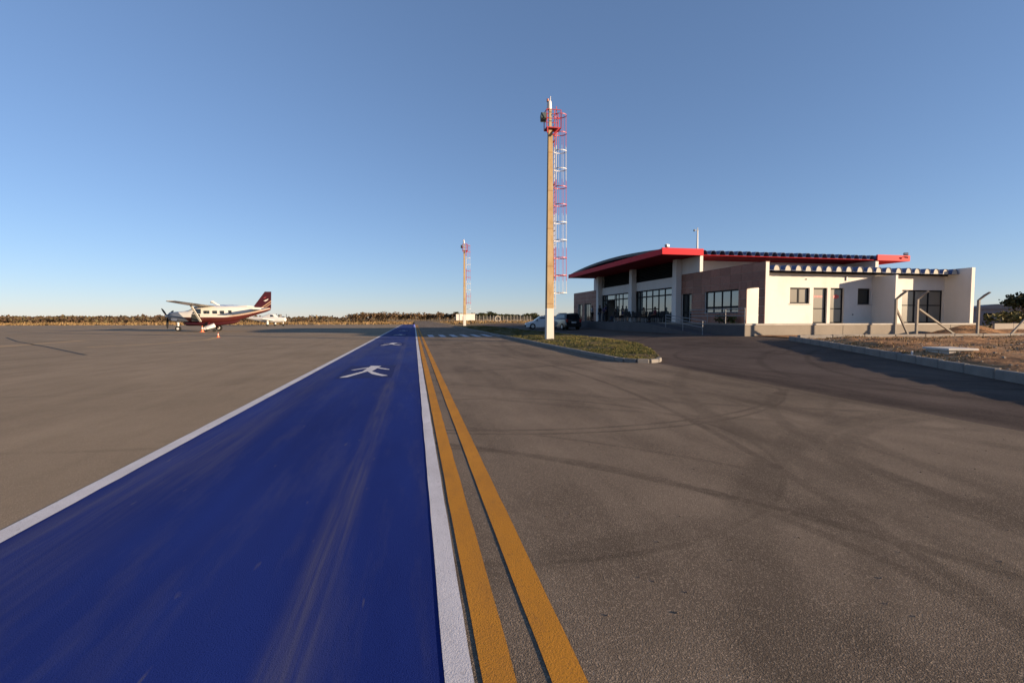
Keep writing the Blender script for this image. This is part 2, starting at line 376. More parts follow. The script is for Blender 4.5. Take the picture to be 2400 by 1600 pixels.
def pedestrian(y0):
    """white walking-figure stencil: head, torso, arms and legs on a darker blue box"""
    mb = MB(); z = .008; c = -1.28
    def q(pts): mb.add([(c+a, y0+b, z) for a, b in pts], [tuple(range(len(pts)))])
    q([(-.16, 1.25), (.10, 1.25), (.26, 2.75), (-.06, 2.9)])                 # torso
    q([(-.16, 1.25), (-.02, 1.25), (-.40, -.05), (-.58, -.12), (-.54, .10)]) # left leg
    q([(-.02, 1.25), (.10, 1.25), (.34, .62), (.60, .12), (.44, .05), (.16, .55)])  # right leg
    q([(-.09, 2.42), (-.11, 2.15), (-.42, 1.66), (-.52, 1.66), (-.46, 1.82)])   # left arm
    q([(.22, 2.3), (.20, 2.05), (.46, 1.68), (.56, 1.60), (.55, 1.76)])         # right arm
    mb.build('pedestrian_symbol', M['line_white'], path, fix=False)
    MB().add([(c+a, y0+b, .004) for a, b in ((-.66, -.3), (.7, -.3), (.7, 3.0), (-.66, 3.0))], [(0, 1, 2, 3)]).build('stencil_box', M['fresh_blue'], path, fix=False)
for y in (12.8, 27.3, 43.0, 57.5): pedestrian(y)
def poly_strip(name, pts, w, m, parent=None, z=.004):
    mb = MB(); P = [Vector((p[0], p[1], 0)) for p in pts]
    for i, p in enumerate(P):
        d = (P[min(i+1, len(P)-1)]-P[max(i-1, 0)]).normalized(); n = Vector((-d.y, d.x, 0))*w/2
        mb.v += [tuple(p+n+Vector((0, 0, z))), tuple(p-n+Vector((0, 0, z)))]
    mb.f = [(2*i, 2*i+1, 2*i+3, 2*i+2) for i in range(len(P)-1)]; mb.m = [0]*len(mb.f)
    return mb.build(name, m, parent, fix=False)
apron = bpy.data.objects['apron']
poly_strip('guide_line', [(-21.2, 20), (-21.4, 27), (-21.5, 30.4), (-21.65, 34), (-21.8, 37.5)], .6, M['line_yellow_old'], apron)
poly_strip('guide_line', [(-16.6, 28.6), (-15.6, 30.2), (-14.9, 32), (-14.4, 34.5), (-14.1, 37), (-14.5, 39.5), (-15.4, 41.5)], .42, M['line_yellow_old'], apron)
poly_strip('guide_line', [(-70, 60.6), (-29, 60.0), (-19, 59.2)], .7, M['line_yellow_old'], apron)
poly_strip('tar_joint', [(-31, 44.4), (-25, 36.6), (-19, 29.7), (-13.1, 22.6)], .17, paint('tar', (.022, .018, .016), .9, .1, 2), apron)

# kerbs ----------------------------------------------------------------
kerb_me = MB().bbox(-.08, .08, -.49, .49, -.25, .0, .025).mesh('kerb_stone', M['kerb'])
kerb_short = MB().bbox(-.08, .08, -.24, .24, -.25, .0, .025).mesh('kerb_stone', M['kerb'])
def kerb_run(name, pts, ztop, step=1.0):
    root = tag(empty(name), kind='structure'); P = [Vector((p[0], p[1])) for p in pts]
    for a, b in zip(P, P[1:]):
        L = (b-a).length; n = max(1, round(L/step)); d = (b-a)/L
        for i in range(n):
            c = a+d*(i+.5)*L/n; me = kerb_me if L/n > .7 else kerb_short
            o = link_mesh('kerb_stone', me, root, (c.x, c.y, ztop(c.x)+rnd.uniform(-.006, .006)), (0, 0, math.atan2(d.y, d.x)-math.pi/2+rnd.uniform(-.008, .008)), (1, (L/n)/(1.0 if L/n > .7 else .5), 1))
    return root
ISL_L = [(7.15, 88), (7.1, 60), (7.05, 32), (6.98, 18.5), (7.02, 16.0)]
ISL_TIP = [(7.02, 16.0), (7.1, 15.45), (7.35, 15.05), (7.72, 14.9), (8.1, 15.05), (8.42, 15.5)]
ISL_R = [(8.42, 15.5), (9.15, 17.3), (9.95, 19.4), (10.75, 21.8), (11.55, 25.0), (12.1, 28.4), (12.3, 34), (12.3, 45), (12.3, 88)]
kerb_run('island_kerb', ISL_L, lambda x: .13)
kerb_run('island_kerb', ISL_TIP, lambda x: .13, .5)
kerb_run('island_kerb', ISL_R, lambda x: max(.13, zr(x)+.12))
KX = lambda y: 12.57+.459*(y-7.75)
kerb_run('verge_kerb', [(KX(-8), -8), (KX(21.2), 21.2)], lambda x: zr(x)+.22)

# grass island ---------------------------------------------------------
def inside(poly, x, y):
    c = False; n = len(poly)
    for i in range(n):
        x1, y1 = poly[i]; x2, y2 = poly[(i+1) % n]
        if (y1 > y) != (y2 > y) and x < (x2-x1)*(y-y1)/(y2-y1)+x1: c = not c
    return c
ISL = ISL_L+ISL_TIP[1:]+ISL_R[1:]
def isl_z(x, y):
    e = max(0, min(x-7.1, 12.3-x, (y-15)*.6)); return .09+max(0, zr(x))+.12*min(1, e/1.5)+.03*mnoise.noise((x*.6, y*.6, 0))
M['turf'] = earth('patchy_turf', [(.34, (.028, .038, .011)), (.47, (.055, .058, .018)), (.53, (.12, .085, .038)), (.62, (.25, .17, .09))], .45, .8, .05, 9)
def turf():
    bm = bmesh.new(); vs = [bm.verts.new((x, y, 0)) for x, y in ISL]; bm.faces.new(vs)
    bmesh.ops.triangulate(bm, faces=bm.faces)
    for y in [15.3, 15.8, 16.4, 17.2, 18, 19, 20, 21, 22.5, 24, 26, 28, 30, 33, 36, 40, 46, 52, 60, 70, 80]:
        bmesh.ops.bisect_plane(bm, geom=bm.verts[:]+bm.edges[:]+bm.faces[:], plane_co=(0, y, 0), plane_no=(0, 1, 0))
    for x in [7.5, 8.2, 9, 9.8, 10.6, 11.4, 12]:
        bmesh.ops.bisect_plane(bm, geom=bm.verts[:]+bm.edges[:]+bm.faces[:], plane_co=(x, 0, 0), plane_no=(1, 0, 0))
    for v in bm.verts: v.co.z = isl_z(v.co.x, v.co.y)
    me = bpy.data.meshes.new('island_turf'); bm.to_mesh(me); bm.free(); me.materials.append(M['turf'])
    return tag(link_mesh('island_turf', me), kind='structure')
turf()
def blades(name, spots, h, w, m, per=4, spread=.06):
    mb = MB()
    for x, y, z, s in spots:
        for k in range(per):
            a = rnd.uniform(0, 6.283); r = rnd.uniform(0, spread); px = x+r*math.cos(a); py = y+r*math.sin(a)
            hh = h*s*rnd.uniform(.5, 1.2); ww = w*rnd.uniform(.7, 1.4); b = rnd.uniform(0, 3.14)
            dx, dy = ww*math.cos(b), ww*math.sin(b); lx, ly = rnd.uniform(-.6, .6)*hh, rnd.uniform(-.6, .6)*hh
            mb.v += [(px-dx, py-dy, z), (px+dx, py+dy, z), (px+lx, py+ly, z+hh)]
            n = len(mb.v); mb.f.append((n-3, n-2, n-1)); mb.m.append(0)
    return tag(mb.build(name, m, fix=False), kind='stuff')
spots = []
while len(spots) < 9500:
    t = rnd.random(); y = 15.1+t*t*62; x = rnd.uniform(7.15, 12.2)
    if not inside(ISL, x, y): continue
    n = mnoise.noise((x*.9, y*.45, 3.1))
    if n < -.12 and rnd.random() < .85: continue
    spots.append((x, y, isl_z(x, y)-.01, 1+.5*n))
M['grass'] = leaves('grass_blades', [(.020, .034, .007), (.052, .062, .014), (.135, .115, .035), (.27, .185, .085)], .5)
blades('grass', spots, .055, .014, M['grass'], 6, .10)

# verge of bare earth on the right -------------------------------------
def verge_z(x, y):
    e = min(1, max(0, (x-KX(y)-.1)/1.0)); edge = 1
    return zr(x)+.14+.10*e-.13*min(1, max(0, (y-16.5)/4))+e*(.10*mnoise.noise((x*.55, y*.55, 5))+.06*mnoise.noise((x*1.9, y*1.9, 9))+.03*mnoise.noise((x*5, y*5, 2)))
M['dirt'] = earth('red_brown_dirt', [(.3, (.09, .05, .028)), (.42, (.22, .115, .055)), (.54, (.37, .20, .095)), (.7, (.46, .31, .18))], .9, 1.0, .06, 8)
def verge():
    v = []; f = []; rows = lin(-8, 21.4, 84); n = 60
    for y in rows:
        for i in range(n+1):
            u = (i/n)**1.6; x = KX(y)+.07+u*28; v.append((x, y, verge_z(x, y)))
    for j in range(len(rows)-1):
        for i in range(n): f.append((j*(n+1)+i, j*(n+1)+i+1, (j+1)*(n+1)+i+1, (j+1)*(n+1)+i))
    me = bpy.data.meshes.new('dirt_verge'); me.from_pydata(v, [], f); me.materials.append(M['dirt'])
    me.polygons.foreach_set('use_smooth', [True]*len(f)); return tag(link_mesh('dirt_verge', me), kind='structure')
verge()
def back_z(x, y):
    m = .62*math.exp(-((x-35.2)/1.9)**2-((y-24.8)/1.0)**2)+.3*math.exp(-((x-40)/3)**2-((y-24.4)/1.5)**2)
    return zr(x)+.05+m*(1+.35*mnoise.noise((x*1.3, y*1.3, 1)))+.05*mnoise.noise((x*1.7, y*1.7, 4))
tag(sheet('dirt_strip', lin(20.6, 60, 110), lin(21.55, 26.2, 16), back_z, M['dirt']), kind='structure')
tag(sheet('dirt_yard', lin(39.5, 60, 20), lin(26.2, 37.5, 12), lambda x, y: zr(x)+.03+.05*mnoise.noise((x*.7, y*.7, 4)), M['dirt']), kind='structure')
spots = []
while len(spots) < 1700:
    y = rnd.uniform(2, 21.2); x = KX(y)+.2+rnd.random()**1.3*20
    if mnoise.noise((x*.7, y*.7, 8)) < .02: continue
    spots.append((x, y, verge_z(x, y)-.01, rnd.uniform(.5, 1.6)))
M['dry_weed'] = leaves('dry_weeds', [(.05, .045, .018), (.13, .085, .035), (.26, .16, .07), (.30, .22, .12)], 1.2)
blades('dry_weeds', spots, .075, .012, M['dry_weed'], 7, .15)
mb = MB()
for k in range(900):
    y = rnd.uniform(1, 21.2); x = KX(y)+.15+rnd.random()**1.5*18; r = rnd.uniform(.012, .05)*(2 if rnd.random() < .05 else 1)
    a = rnd.uniform(.7, 1.3); mb.sphere((x, y, verge_z(x, y)+r*.25), r, 5, 3, (a, 1.2, .7))
tag(mb.build('stones', paint('stones', (.34, .26, .19), .9, .4, 3, .2, world=True), fix=False), kind='stuff')
mb = MB()
for k in range(90):                            # grit along the asphalt edge
    y = rnd.uniform(2, 21); x = KX(y)-rnd.random()**2*1.2-.1; r = rnd.uniform(.005, .012)
    mb.sphere((x, y, zr(x)+r*.3), r, 5, 3, (1, 1.2, .7))
for k in range(260):
    x = rnd.uniform(.9, 8); y = rnd.uniform(1.6, 12); r = rnd.uniform(.003, .008)
    mb.sphere((x, y, r*.3), r, 5, 3, (1, 1.2, .7))
tag(mb.build('grit', paint('brown_grit', (.17, .13, .10), .9, .3, 3, .2, world=True), fix=False), kind='stuff')

# fence footing beam and fence posts ------------------------------------
fb = tag(empty('concrete_beam'), kind='structure')
for k in range(20):
    x0 = 19.45+2.0*k
    MB().bbox(x0+.01, x0+1.99, 21.36, 21.56, .1, zr(x0)+.25+rnd.uniform(-.012, .012), .02).build('beam_length', M['kerb'], fb)
def fence_post(x, y, label, brace=None, group=None):
    z0 = zr(x)+.06; t = thing('fence_post', label, 'fence post', (x, y, z0), 0, group)
    b = MB(); w = .055
    b.loft([[(-w, -w, 0), (w, -w, 0), (w, w, 0), (-w, w, 0)], [(-w, -w, 2.1), (w, -w, 2.1), (w, w, 2.1), (-w, w, 2.1)],
            [(-w*.8+.10, -w-.20, 2.36), (w*.8+.10, -w-.24, 2.36), (w*.8+.10, w-.28, 2.40), (-w*.8+.10, w-.24, 2.40)],
            [(-w*.7+.17, -w-.40, 2.52), (w*.7+.17, -w-.42, 2.52), (w*.7+.17, w-.46, 2.56), (-w*.7+.17, w-.44, 2.56)]])
    b.build('post', M['post_concrete'], t)
    for bx, by in (brace or []):
        MB().bar((bx*.04, by*.04, 1.58), (bx, by, .02), .09, .09).build('brace', M['post_concrete'], t)
    return t
fence_post(26.15, 22.0, 'cranked concrete fence post with a short steep brace, furthest left', [(.95, 0)])
fence_post(27.6, 22.0, 'cranked concrete fence post with a long shallow brace, before the glazed door', [(2.9, 0)])
fence_post(31.95, 22.0, 'single cranked concrete fence post without brace, beyond the white end wall')
fence_post(36.25, 22.0, 'cranked concrete fence post out of frame with brace to the left', [(-1.9, 0)], 'fence posts past the right edge')
fence_post(38.15, 22.0, 'cranked concrete fence post out of frame with short brace', [(-1.3, 0)], 'fence posts past the right edge')
sl = thing('inspection_chamber', 'low concrete inspection chamber with flat lid in the dirt verge', 'manhole', (15.75, 11.55, .42), R_(-14))
MB().bbox(-.38, .38, -.42, .42, -.2, .14, .02).build('chamber', M['concrete'], sl)
MB().bbox(-.44, .44, -.48, .48, .143, .20, .02).build('lid', paint('pale_lid_concrete', (.5, .47, .43), .9, .2, 3), sl)
mk = thing('marker_peg', 'small white peg standing in dirt beside the inspection chamber', 'peg', (14.62, 11.75, verge_z(14.62, 11.75)))
MB().tube([(0, 0, -.03), (0, 0, .13)], .028, 8).build('peg', M['white_paint'], mk)
MB().tube([(0, 0, .13), (0, 0, .15)], [.03, .018], 8).build('cap', M['white_paint'], mk)

# ------------------------------------------------------------------ terminal building
T = thing('airport_terminal', 'low white airport terminal with red roof edges and brown cladding', 'building')
FL = 1.15; XB = 21.45
def part(mb, name, m, parent=T, **k): return mb.build(name, m, parent, **k)
def wallpart(name, m, *a):
    me = wall_holes(*a); me.name = name; me.materials.append(m); return link_mesh(name, me, T)
# terrace and ramp
part(MB().box(20.04, 38.3, 26.34, 63.2, .1, FL), 'terrace', M['plinth'])
M['dark_render'] = paint('dark_grey_render', (.095, .090, .092), .9, .2, .8, .1, .2)  # darker than the plinth, for terrace side, front terrace and ramp
part(MB().box(20.0, 20.037, 26.345, 37.5, .1, 1.055), 'terrace_side', M['dark_render'])
part(MB().box(18.7, 20.037, 37.5, 63.2, .1, FL-.003), 'front_terrace', M['dark_render'])
part(MB().prism([(28.7, .12), (37.497, .12), (37.497, FL-.006), (28.7, .37)], 0, 18.7, 19.996), 'ramp', M['dark_render'])
part(MB().box(20.0, 38.34, 26.30, 26.338, 1.06, FL+.012), 'terrace_lip', M['concrete'])
for x in (27.2, 35.9): part(MB().box(x, x+.012, 26.331, 26.339, .3, 1.05), 'plinth_joint', M['dark'])
# brown clad wing: white core and cladding tiles
holes = [(26.95, 28.085, FL-.1, 3.45), (28.9, 32.75, 1.84, 3.47), (34.5, 35.95, FL-.1, 3.45)]
wallpart('clad_wall', M['white_wall'], XB, 0, 26.4, 36.6, FL-.004, 5.0, .24, holes)
clad_ms = []
for i, c in enumerate([(.270, .128, .086), (.305, .145, .098), (.240, .112, .076), (.285, .136, .094)]):
    clad_ms.append(paint('brown_stone_tile_%s' % 'abcd'[i], c, .6, .22, 5, .35, .15))
def clad_tiles(y0, y1, z0, z1, holes, tw, th, m_list, stuff=False):
    n = round((y1-y0)/tw); r = round((z1-z0)/th); tw = (y1-y0)/n; th = (z1-z0)/r; cache = {}; mb = MB()
    for j in range(r):
        off = 0
        for i in range(n):
            A, B, Z, W = y0+i*tw, y0+(i+1)*tw, z0+j*th, z0+(j+1)*th
            rects = [(A, B, Z, W)]
            for h in holes:
                nr = []
                for (a, b, z, w) in rects:
                    if h[0] >= b or h[1] <= a or h[2] >= w or h[3] <= z: nr.append((a, b, z, w)); continue
                    if h[0] > a: nr.append((a, h[0], z, w))
                    if h[1] < b: nr.append((h[1], b, z, w))
                    aa, bb = max(a, h[0]), min(b, h[1])
                    if h[2] > z: nr.append((aa, bb, z, h[2]))
                    if h[3] < w: nr.append((aa, bb, h[3], w))
                rects = nr
            for (a, b, z, w) in rects:
                if b-a < .05 or w-z < .05: continue
                if stuff: mb.box(XB-.035, XB-.001, a+.006, b-.006, z+.006, w-.006); continue
                key = (round(b-a, 2), round(w-z, 2), rnd.randrange(len(m_list)))
                if key not in cache:
                    cache[key] = MB().bbox(-.036, -.001, -(b-a)/2+.007, (b-a)/2-.007, -(w-z)/2+.009, (w-z)/2-.009, .006).mesh('cladding_tile', m_list[key[2]])
                link_mesh('cladding_tile', cache[key], T, (XB-rnd.uniform(0, .006), (a+b)/2, (z+w)/2))
    if stuff: tag(mb.build('cladding_tiles', m_list[0], T), kind='stuff')
clad_tiles(26.41, 36.55, FL, 5.0, holes, 1.12, .55, clad_ms)
# corner cap
part(MB().box(XB-.04, XB+.26, 26.38, 36.62, 5.0, 5.03), 'parapet_cap', clad_ms[2])
def window(y0, y1, z0, z1, nm, gm, x=XB, trans=None, parent=T, name='window'):
    """glazed frame in a wall that faces -X"""
    f = MB(); t = .10; X0, X1 = x+.08, x+.16
    f.box(X0, X1, y0, y0+t, z0, z1).box(X0, X1, y1-t, y1, z0, z1).box(X0, X1, y0+t, y1-t, z0, z0+t).box(X0, X1, y0+t, y1-t, z1-t, z1)
    for k in range(1, nm):
        y = y0+(y1-y0)*k/nm; f.box(X0, X1, y-t/2, y+t/2, z0+t, z1-t)
    if trans:
        for k in range(nm):
            a = y0+(y1-y0)*k/nm+(t if k == 0 else t/2); b = y0+(y1-y0)*(k+1)/nm-(t if k == nm-1 else t/2)
            f.box(X0+.002, X1-.002, a, b, trans-.075, trans+.075)
    fo = part(f, name, M['black_frame'], parent)
    for k in range(nm):
        a = y0+(y1-y0)*k/nm; b = y0+(y1-y0)*(k+1)/nm
        part(MB().box(x+.115, x+.125, a+.01, b-.01, z0+.01, z1-.01), 'pane', gm, fo, fix=True).rotation_euler = (0, 0, 0)
    return fo
window(28.9, 32.75, 1.84, 3.47, 4, M['hall_glass'], trans=2.27)
window(34.5, 35.95, FL, 3.45, 2, M['dark_glass'], trans=1.95, name='door')
# white service wall facing the camera
YW = 28.1
h2 = [(24.72, 26.26, 2.48, 3.55), (26.56, 27.66, FL-.1, 3.56), (27.92, 29.02, FL-.1, 3.56), (30.15, 31.22, 2.46, 3.56), (33.9, 37.55, FL-.1, 3.50)]
wallpart('service_wall', M['white_wall'], YW, 1, XB+.245, 37.95, FL-.004, 4.60, .22, h2)
def front_window(x0, x1, z0, z1, nm, gm, trans=None, name='window', dy=.12):
    f = MB(); t = .095; Y0, Y1 = YW+dy, YW+dy+.07
    f.box(x0, x0+t, Y0, Y1, z0, z1).box(x1-t, x1, Y0, Y1, z0, z1).box(x0+t, x1-t, Y0, Y1, z0, z0+t).box(x0+t, x1-t, Y0, Y1, z1-t, z1)
    for k in range(1, nm):
        x = x0+(x1-x0)*k/nm; f.box(x-t*.6, x+t*.6, Y0, Y1, z0+t, z1-t)
    if trans: f.box(x0+t, x1-t, Y0+.012, Y1-.012, trans-.035, trans+.035)
    fo = part(f, name, M['black_frame'])
    for k in range(nm):
        a = x0+(x1-x0)*k/nm; b = x0+(x1-x0)*(k+1)/nm
        part(MB().box(a+.01, b-.01, Y0+.03, Y0+.04, z0+.01, z1-.01), 'pane', gm, fo)
    return fo
front_window(24.72, 26.26, 2.48, 3.55, 2, M['beige_glass'])
d1 = front_window(26.56, 27.66, FL, 3.56, 1, M['beige_glass'], 2.15, 'door')
d2 = front_window(27.92, 29.02, FL, 3.56, 1, M['beige_glass'], 2.15, 'door')
front_window(30.15, 31.22, 2.46, 3.56, 1, M['dark_glass'])
front_window(33.9, 37.55, FL, 3.50, 3, M['beige_glass'], 2.42, 'glazed_door')
red_print = paint('red_lettering', (.65, .06, .05), .5, .1, 4)
for d, x0, blocks in ((d1, 26.74, (.10, .08, .10, .06, .10, .08)), (d2, 28.28, (.12, .16, .12))):
    mb = MB(); x = x0
    for k, w in enumerate(blocks):
        hgt = .13 if len(blocks) > 3 else (.18, .30, .18)[k]
        mb.box(x, x+w, YW+.143, YW+.148, 2.98-hgt/2, 2.98+hgt/2); x += w+.025
    part(mb, 'door_sign', red_print, d)
for x, z, w, hh in ((26.0, 4.13, .13, .07), (29.15, 4.22, .09, .30), (29.75, 1.75, .08, .09)):
    part(MB().bbox(x-w/2, x+w/2, YW-.07, YW-.002, z-hh/2, z+hh/2, .012), 'wall_box', M['rail_steel'])
for x in (24.72, 30.15):
    part(MB().box(x-.05, x+(1.64 if x < 25 else 1.17), YW-.05, YW+.1, 2.42, 2.455), 'window_sill', M['concrete'])
# fins
part(MB().box(31.32, 31.5, 26.42, YW-.002, FL, 4.36), 'fin_wall', M['white_wall'])
part(MB().box(37.6, 37.88, 26.38, 28.5, FL, 4.98), 'end_wall', M['white_wall'])
part(MB().box(37.61, 37.87, 28.502, 36.5, FL, 4.97), 'end_wall', M['white_wall'])
# interiors and back of the low block
part(MB().box(21.8, 37.55, 33.0, 33.1, FL, 4.5), 'inner_wall', M['white_wall'])
part(MB().box(21.71, 37.6, 28.33, 36.48, 4.42, 4.52), 'ceiling', M['white_wall'])
# low roof: channel tiles
def tile_mesh(pitch, y0, y1, zf, h, cap, ny=8, wid=None):
    """one channel roof tile: ridge in the middle with half a valley either side, along Y"""
    p = pitch/2; prof = [(-p+.004, 0), (-p*.66, .0), (-p*.56, h*.60), (-p*.34, h*.93), (0, h), (p*.34, h*.93), (p*.56, h*.60), (p*.66, 0), (p-.004, 0)]
    mb = MB(); n = len(prof); ys = lin(y0, y1, ny); th = .022
    for lay in (0, 1):
        for y in ys:
            for x, z in prof: mb.v.append((x*(1 if lay == 0 else .985), y, zf(y)+z-(th if lay else 0)))
    L = n*len(ys)
    for lay in (0, 1):
        for j in range(ny):
            for i in range(n-1):
                a = lay*L+j*n+i; q = (a, a+1, a+n+1, a+n); mb.f.append(q if lay == 0 else q[::-1]); mb.m.append(0)
    for i in range(n-1):
        mb.f.append((i, L+i, L+i+1, i+1)); mb.m.append(0); b = (len(ys)-1)*n
        mb.f.append((b+i, b+i+1, L+b+i+1, L+b+i)); mb.m.append(0)
    if cap:
        pr = [q for q in prof[1:8]]; vs = [(x*.97, y0+.04, zf(y0)+z-th-.002) for x, z in pr]
        mb.add(vs, [tuple(range(len(vs)))], 1)
    return mb.mesh('roof_tile', [M['tile_top'], M['tile_cap']], True, False)
low_z = lambda y: 4.60+(y-27.15)*.03
nlow = 20; plow = (37.58-21.72)/nlow
low_me = tile_mesh(plow, 27.15, 36.45, low_z, .33, True)
for k in range(nlow): link_mesh('roof_tile', low_me, T, (21.72+plow*(k+.5), 0, rnd.uniform(-.012, .012)), (0, 0, rnd.uniform(-.002, .002)))
part(MB().box(21.72, 37.58, 27.9, 27.98, 4.50, 4.60), 'purlin', M['dark'])
# hall: side fins, gable, columns, glazing
part(MB().box(XB, XB+.26, 33.5, 36.598, 5.032, 6.28), 'hall_fin', M['white_wall'])
part(MB().box(37.6, 37.9, 33.5, 36.5, 4.975, 6.28), 'hall_fin', M['white_wall'])
part(MB().box(XB+.262, 38.1, 36.5, 36.7, FL, 6.28), 'gable_wall', M['white_wall'])
part(MB().box(37.9, 38.1, 36.702, 53.6, FL, 6.28), 'hall_rear_wall', M['white_wall'])
part(MB().box(XB+.25, 38.1, 53.602, 53.8, FL, 6.28), 'hall_end_wall', M['white_wall'])
for y0, y1 in ((36.0, 36.598), (44.2, 44.8), (53.0, 53.6)):
    part(MB().bbox(20.93, 21.43, y0, y1, FL, 6.28, .015), 'column', M['white_wall'])
part(MB().box(XB-.02, XB+.26, 36.602, 44.198, 4.12, 4.95), 'spandrel_beam', M['white_wall'])
part(MB().box(XB-.02, XB+.26, 44.2, 53.0, 4.12, 4.95), 'spandrel_beam', M['white_wall'])
part(MB().box(XB+.1, XB+.3, 53.0, 56.0, 4.86, 6.28), 'hall_side_wall', M['white_wall'])
louv = paint('dark_louvre', (.02, .022, .02), .5, .2, 3)
for y0, y1 in ((36.62, 44.18), (44.82, 52.98)):
    n = 9
    for k in range(n):
        z = 4.97+k*.144
        part(MB().add([(XB+.10, y0, z), (XB+.24, y0, z+.12), (XB+.24, y1, z+.12), (XB+.10, y1, z), (XB+.12, y0, z-.01), (XB+.26, y0, z+.11), (XB+.26, y1, z+.11), (XB+.12, y1, z-.01)],
             [(0, 1, 2, 3), (7, 6, 5, 4), (0, 3, 7, 4), (1, 5, 6, 2), (0, 4, 5, 1), (3, 2, 6, 7)]), 'louvre_slat', louv)
    part(MB().box(XB+.3, XB+.34, y0, y1, 4.95, 6.28), 'louvre_back', M['dark'])
def curtain(y0, y1, mulls, doors, zt):
    f = MB(); X0, X1 = XB+.06, XB+.14; t = .12; ms = sorted([y0+t/2]+mulls+[y1-t/2])
    for m in ms: f.box(X0, X1, m-t/2, m+t/2, FL, 4.12)
    for a, b in zip(ms, ms[1:]):
        for z, w in ((FL+.06, .12), (2.33, .09), (zt, .12), (4.06, .12)):
            if z == 2.33 and any(d[0] <= (a+b)/2 <= d[1] for d in doors): continue
            f.box(X0+.003, X1-.003, a+t/2, b-t/2, z-w/2, z+w/2)
    fo = part(f, 'curtain_wall', M['black_frame'])
    for a, b in zip(ms, ms[1:]):
        g = M['dark'] if any(d[2] and d[0] <= (a+b)/2 <= d[1] for d in doors) else M['hall_glass']
        if g is M['dark']:
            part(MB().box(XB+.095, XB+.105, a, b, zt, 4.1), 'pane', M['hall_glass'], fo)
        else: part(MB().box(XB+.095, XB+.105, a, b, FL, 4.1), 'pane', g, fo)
curtain(37.55, 44.19, [38.8, 39.9, 41.06, 42.26, 43.5], [(37.6, 39.9, False)], 3.50)
part(MB().box(XB-.01, XB+.2, 36.602, 37.548, FL, 4.118), 'pier', M['white_wall'])
curtain(46.05, 52.95, [47.5, 48.5, 49.17, 49.55, 51.66, 52.3], [(49.55, 51.66, True)], 3.52)
part(MB().box(XB-.01, XB+.2, 44.802, 46.048, FL, 4.118), 'pier', M['white_wall'])
# dim hall interior seen through the open doorway
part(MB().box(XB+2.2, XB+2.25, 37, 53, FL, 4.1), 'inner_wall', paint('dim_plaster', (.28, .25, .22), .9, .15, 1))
# far clad wing
hf = [(56.5, 58.9, FL-.1, 3.33), (59.6, 61.4, FL-.1, 3.33)]
wallpart('clad_wall', M['white_wall'], XB, 0, 53.8, 63.1, FL-.004, 4.86, .24, hf)
clad_tiles(53.8, 63.1, FL, 4.86, hf, 1.16, .53, clad_ms)
window(56.5, 58.9, FL, 3.33, 4, M['hall_glass'], name='glazed_door')
window(59.6, 61.4, FL, 3.33, 3, M['hall_glass'], name='glazed_door')
part(MB().box(XB+.242, 37.9, 62.9, 63.1, FL, 4.86), 'far_wall', M['white_wall'])
part(MB().box(XB+.242, 37.9, 53.802, 62.898, 4.5, 4.6), 'far_roof', M['concrete'])
# big roof: soffit, fascias and arched channel tiles
part(MB().box(18.32, 40.74, 33.45, 55.6, 6.285, 6.34), 'soffit', paint('shade_darkened_soffit_red', (.26, .008, .014), .8, .1, 1.2, .1))  # roof red darkened here: shade under the overhang painted into the colour
part(MB().box(18.2, 18.318, 33.45, 55.7, 6.27, 6.70), 'side_fascia', M['red'])
part(MB().box(40.742, 40.86, 33.45, 55.7, 6.27, 6.70), 'side_fascia', M['red'])
part(MB().box(18.2, 21.62, 33.31, 33.448, 6.27, 6.76), 'front_fascia', M['red'])
part(MB().box(37.58, 40.86, 33.31, 33.448, 6.27, 6.74), 'front_fascia', M['red'])
hi_z = lambda y: 6.385+.50*(1-((y-44.5)/11.1)**2)
nhi = 29; phi = (40.70-18.36)/nhi
hi_me = tile_mesh(phi, 33.50, 55.6, hi_z, .31, False, 20)
for k in range(nhi): link_mesh('roof_tile', hi_me, T, (18.36+phi*(k+.5), 0, rnd.uniform(-.01, .01)), (0, 0, 0))
part(MB().box(21.7, 37.5, 34.2, 34.26, 6.342, 6.37), 'tile_stop', M['dark'])
# dark weathered verge capping along the arched edge
v = MB(); ys = lin(33.9, 55.5, 24)
v.loft([[(18.22, y, hi_z(y)+.03), (18.44, y, hi_z(y)+.03), (18.44, y, hi_z(y)+.30), (18.22, y, hi_z(y)+.26)] for y in ys])
part(v, 'verge_capping', paint('dark_flashing', (.05, .052, .058), .6, .15, 2))

# railings on the terrace edge ------------------------------------------
def railing(label, pts, hgt=.95, low=.5, posts=None, name='handrail'):
    t = thing(name, label, 'railing'); P = [Vector(p) for p in pts]
    for z in (hgt, hgt-.22, low):
        part(MB().tube([p+Vector((0, 0, z)) for p in P], .022 if z < hgt else .026, 8), 'rail', M['rail_steel'], t, smooth=True)
    for a in (posts or P):
        a = Vector(a); part(MB().tube([a, a+Vector((0, 0, hgt))], .024, 8), 'post', M['rail_steel'], t, smooth=True)
    return t
railing('steel guard rail along terrace edge below the wide brown wall window', [(20.12, 26.5, FL), (20.12, 32.6, FL)], posts=[(20.12, y, FL) for y in (26.5, 28.4, 30.4, 32.6)])
rz_ = lambda y: .37+(FL-.006-.37)*max(0, (y-28.7))/8.8
rt = railing('steel ramp handrail with hooked lower end on the asphalt', [(18.78, y, rz_(y)) for y in (28.9, 31.3, 33.7)])
part(MB().tube([(18.78, 28.9, rz_(28.9)+.95), (18.78, 28.62, rz_(28.7)+.95), (18.78, 28.5, rz_(28.7)+.85), (18.78, 28.52, rz_(28.7)+.73), (18.78, 28.9, rz_(28.9)+.73)], .026, 8), 'end_hook', M['rail_steel'], rt, smooth=True)

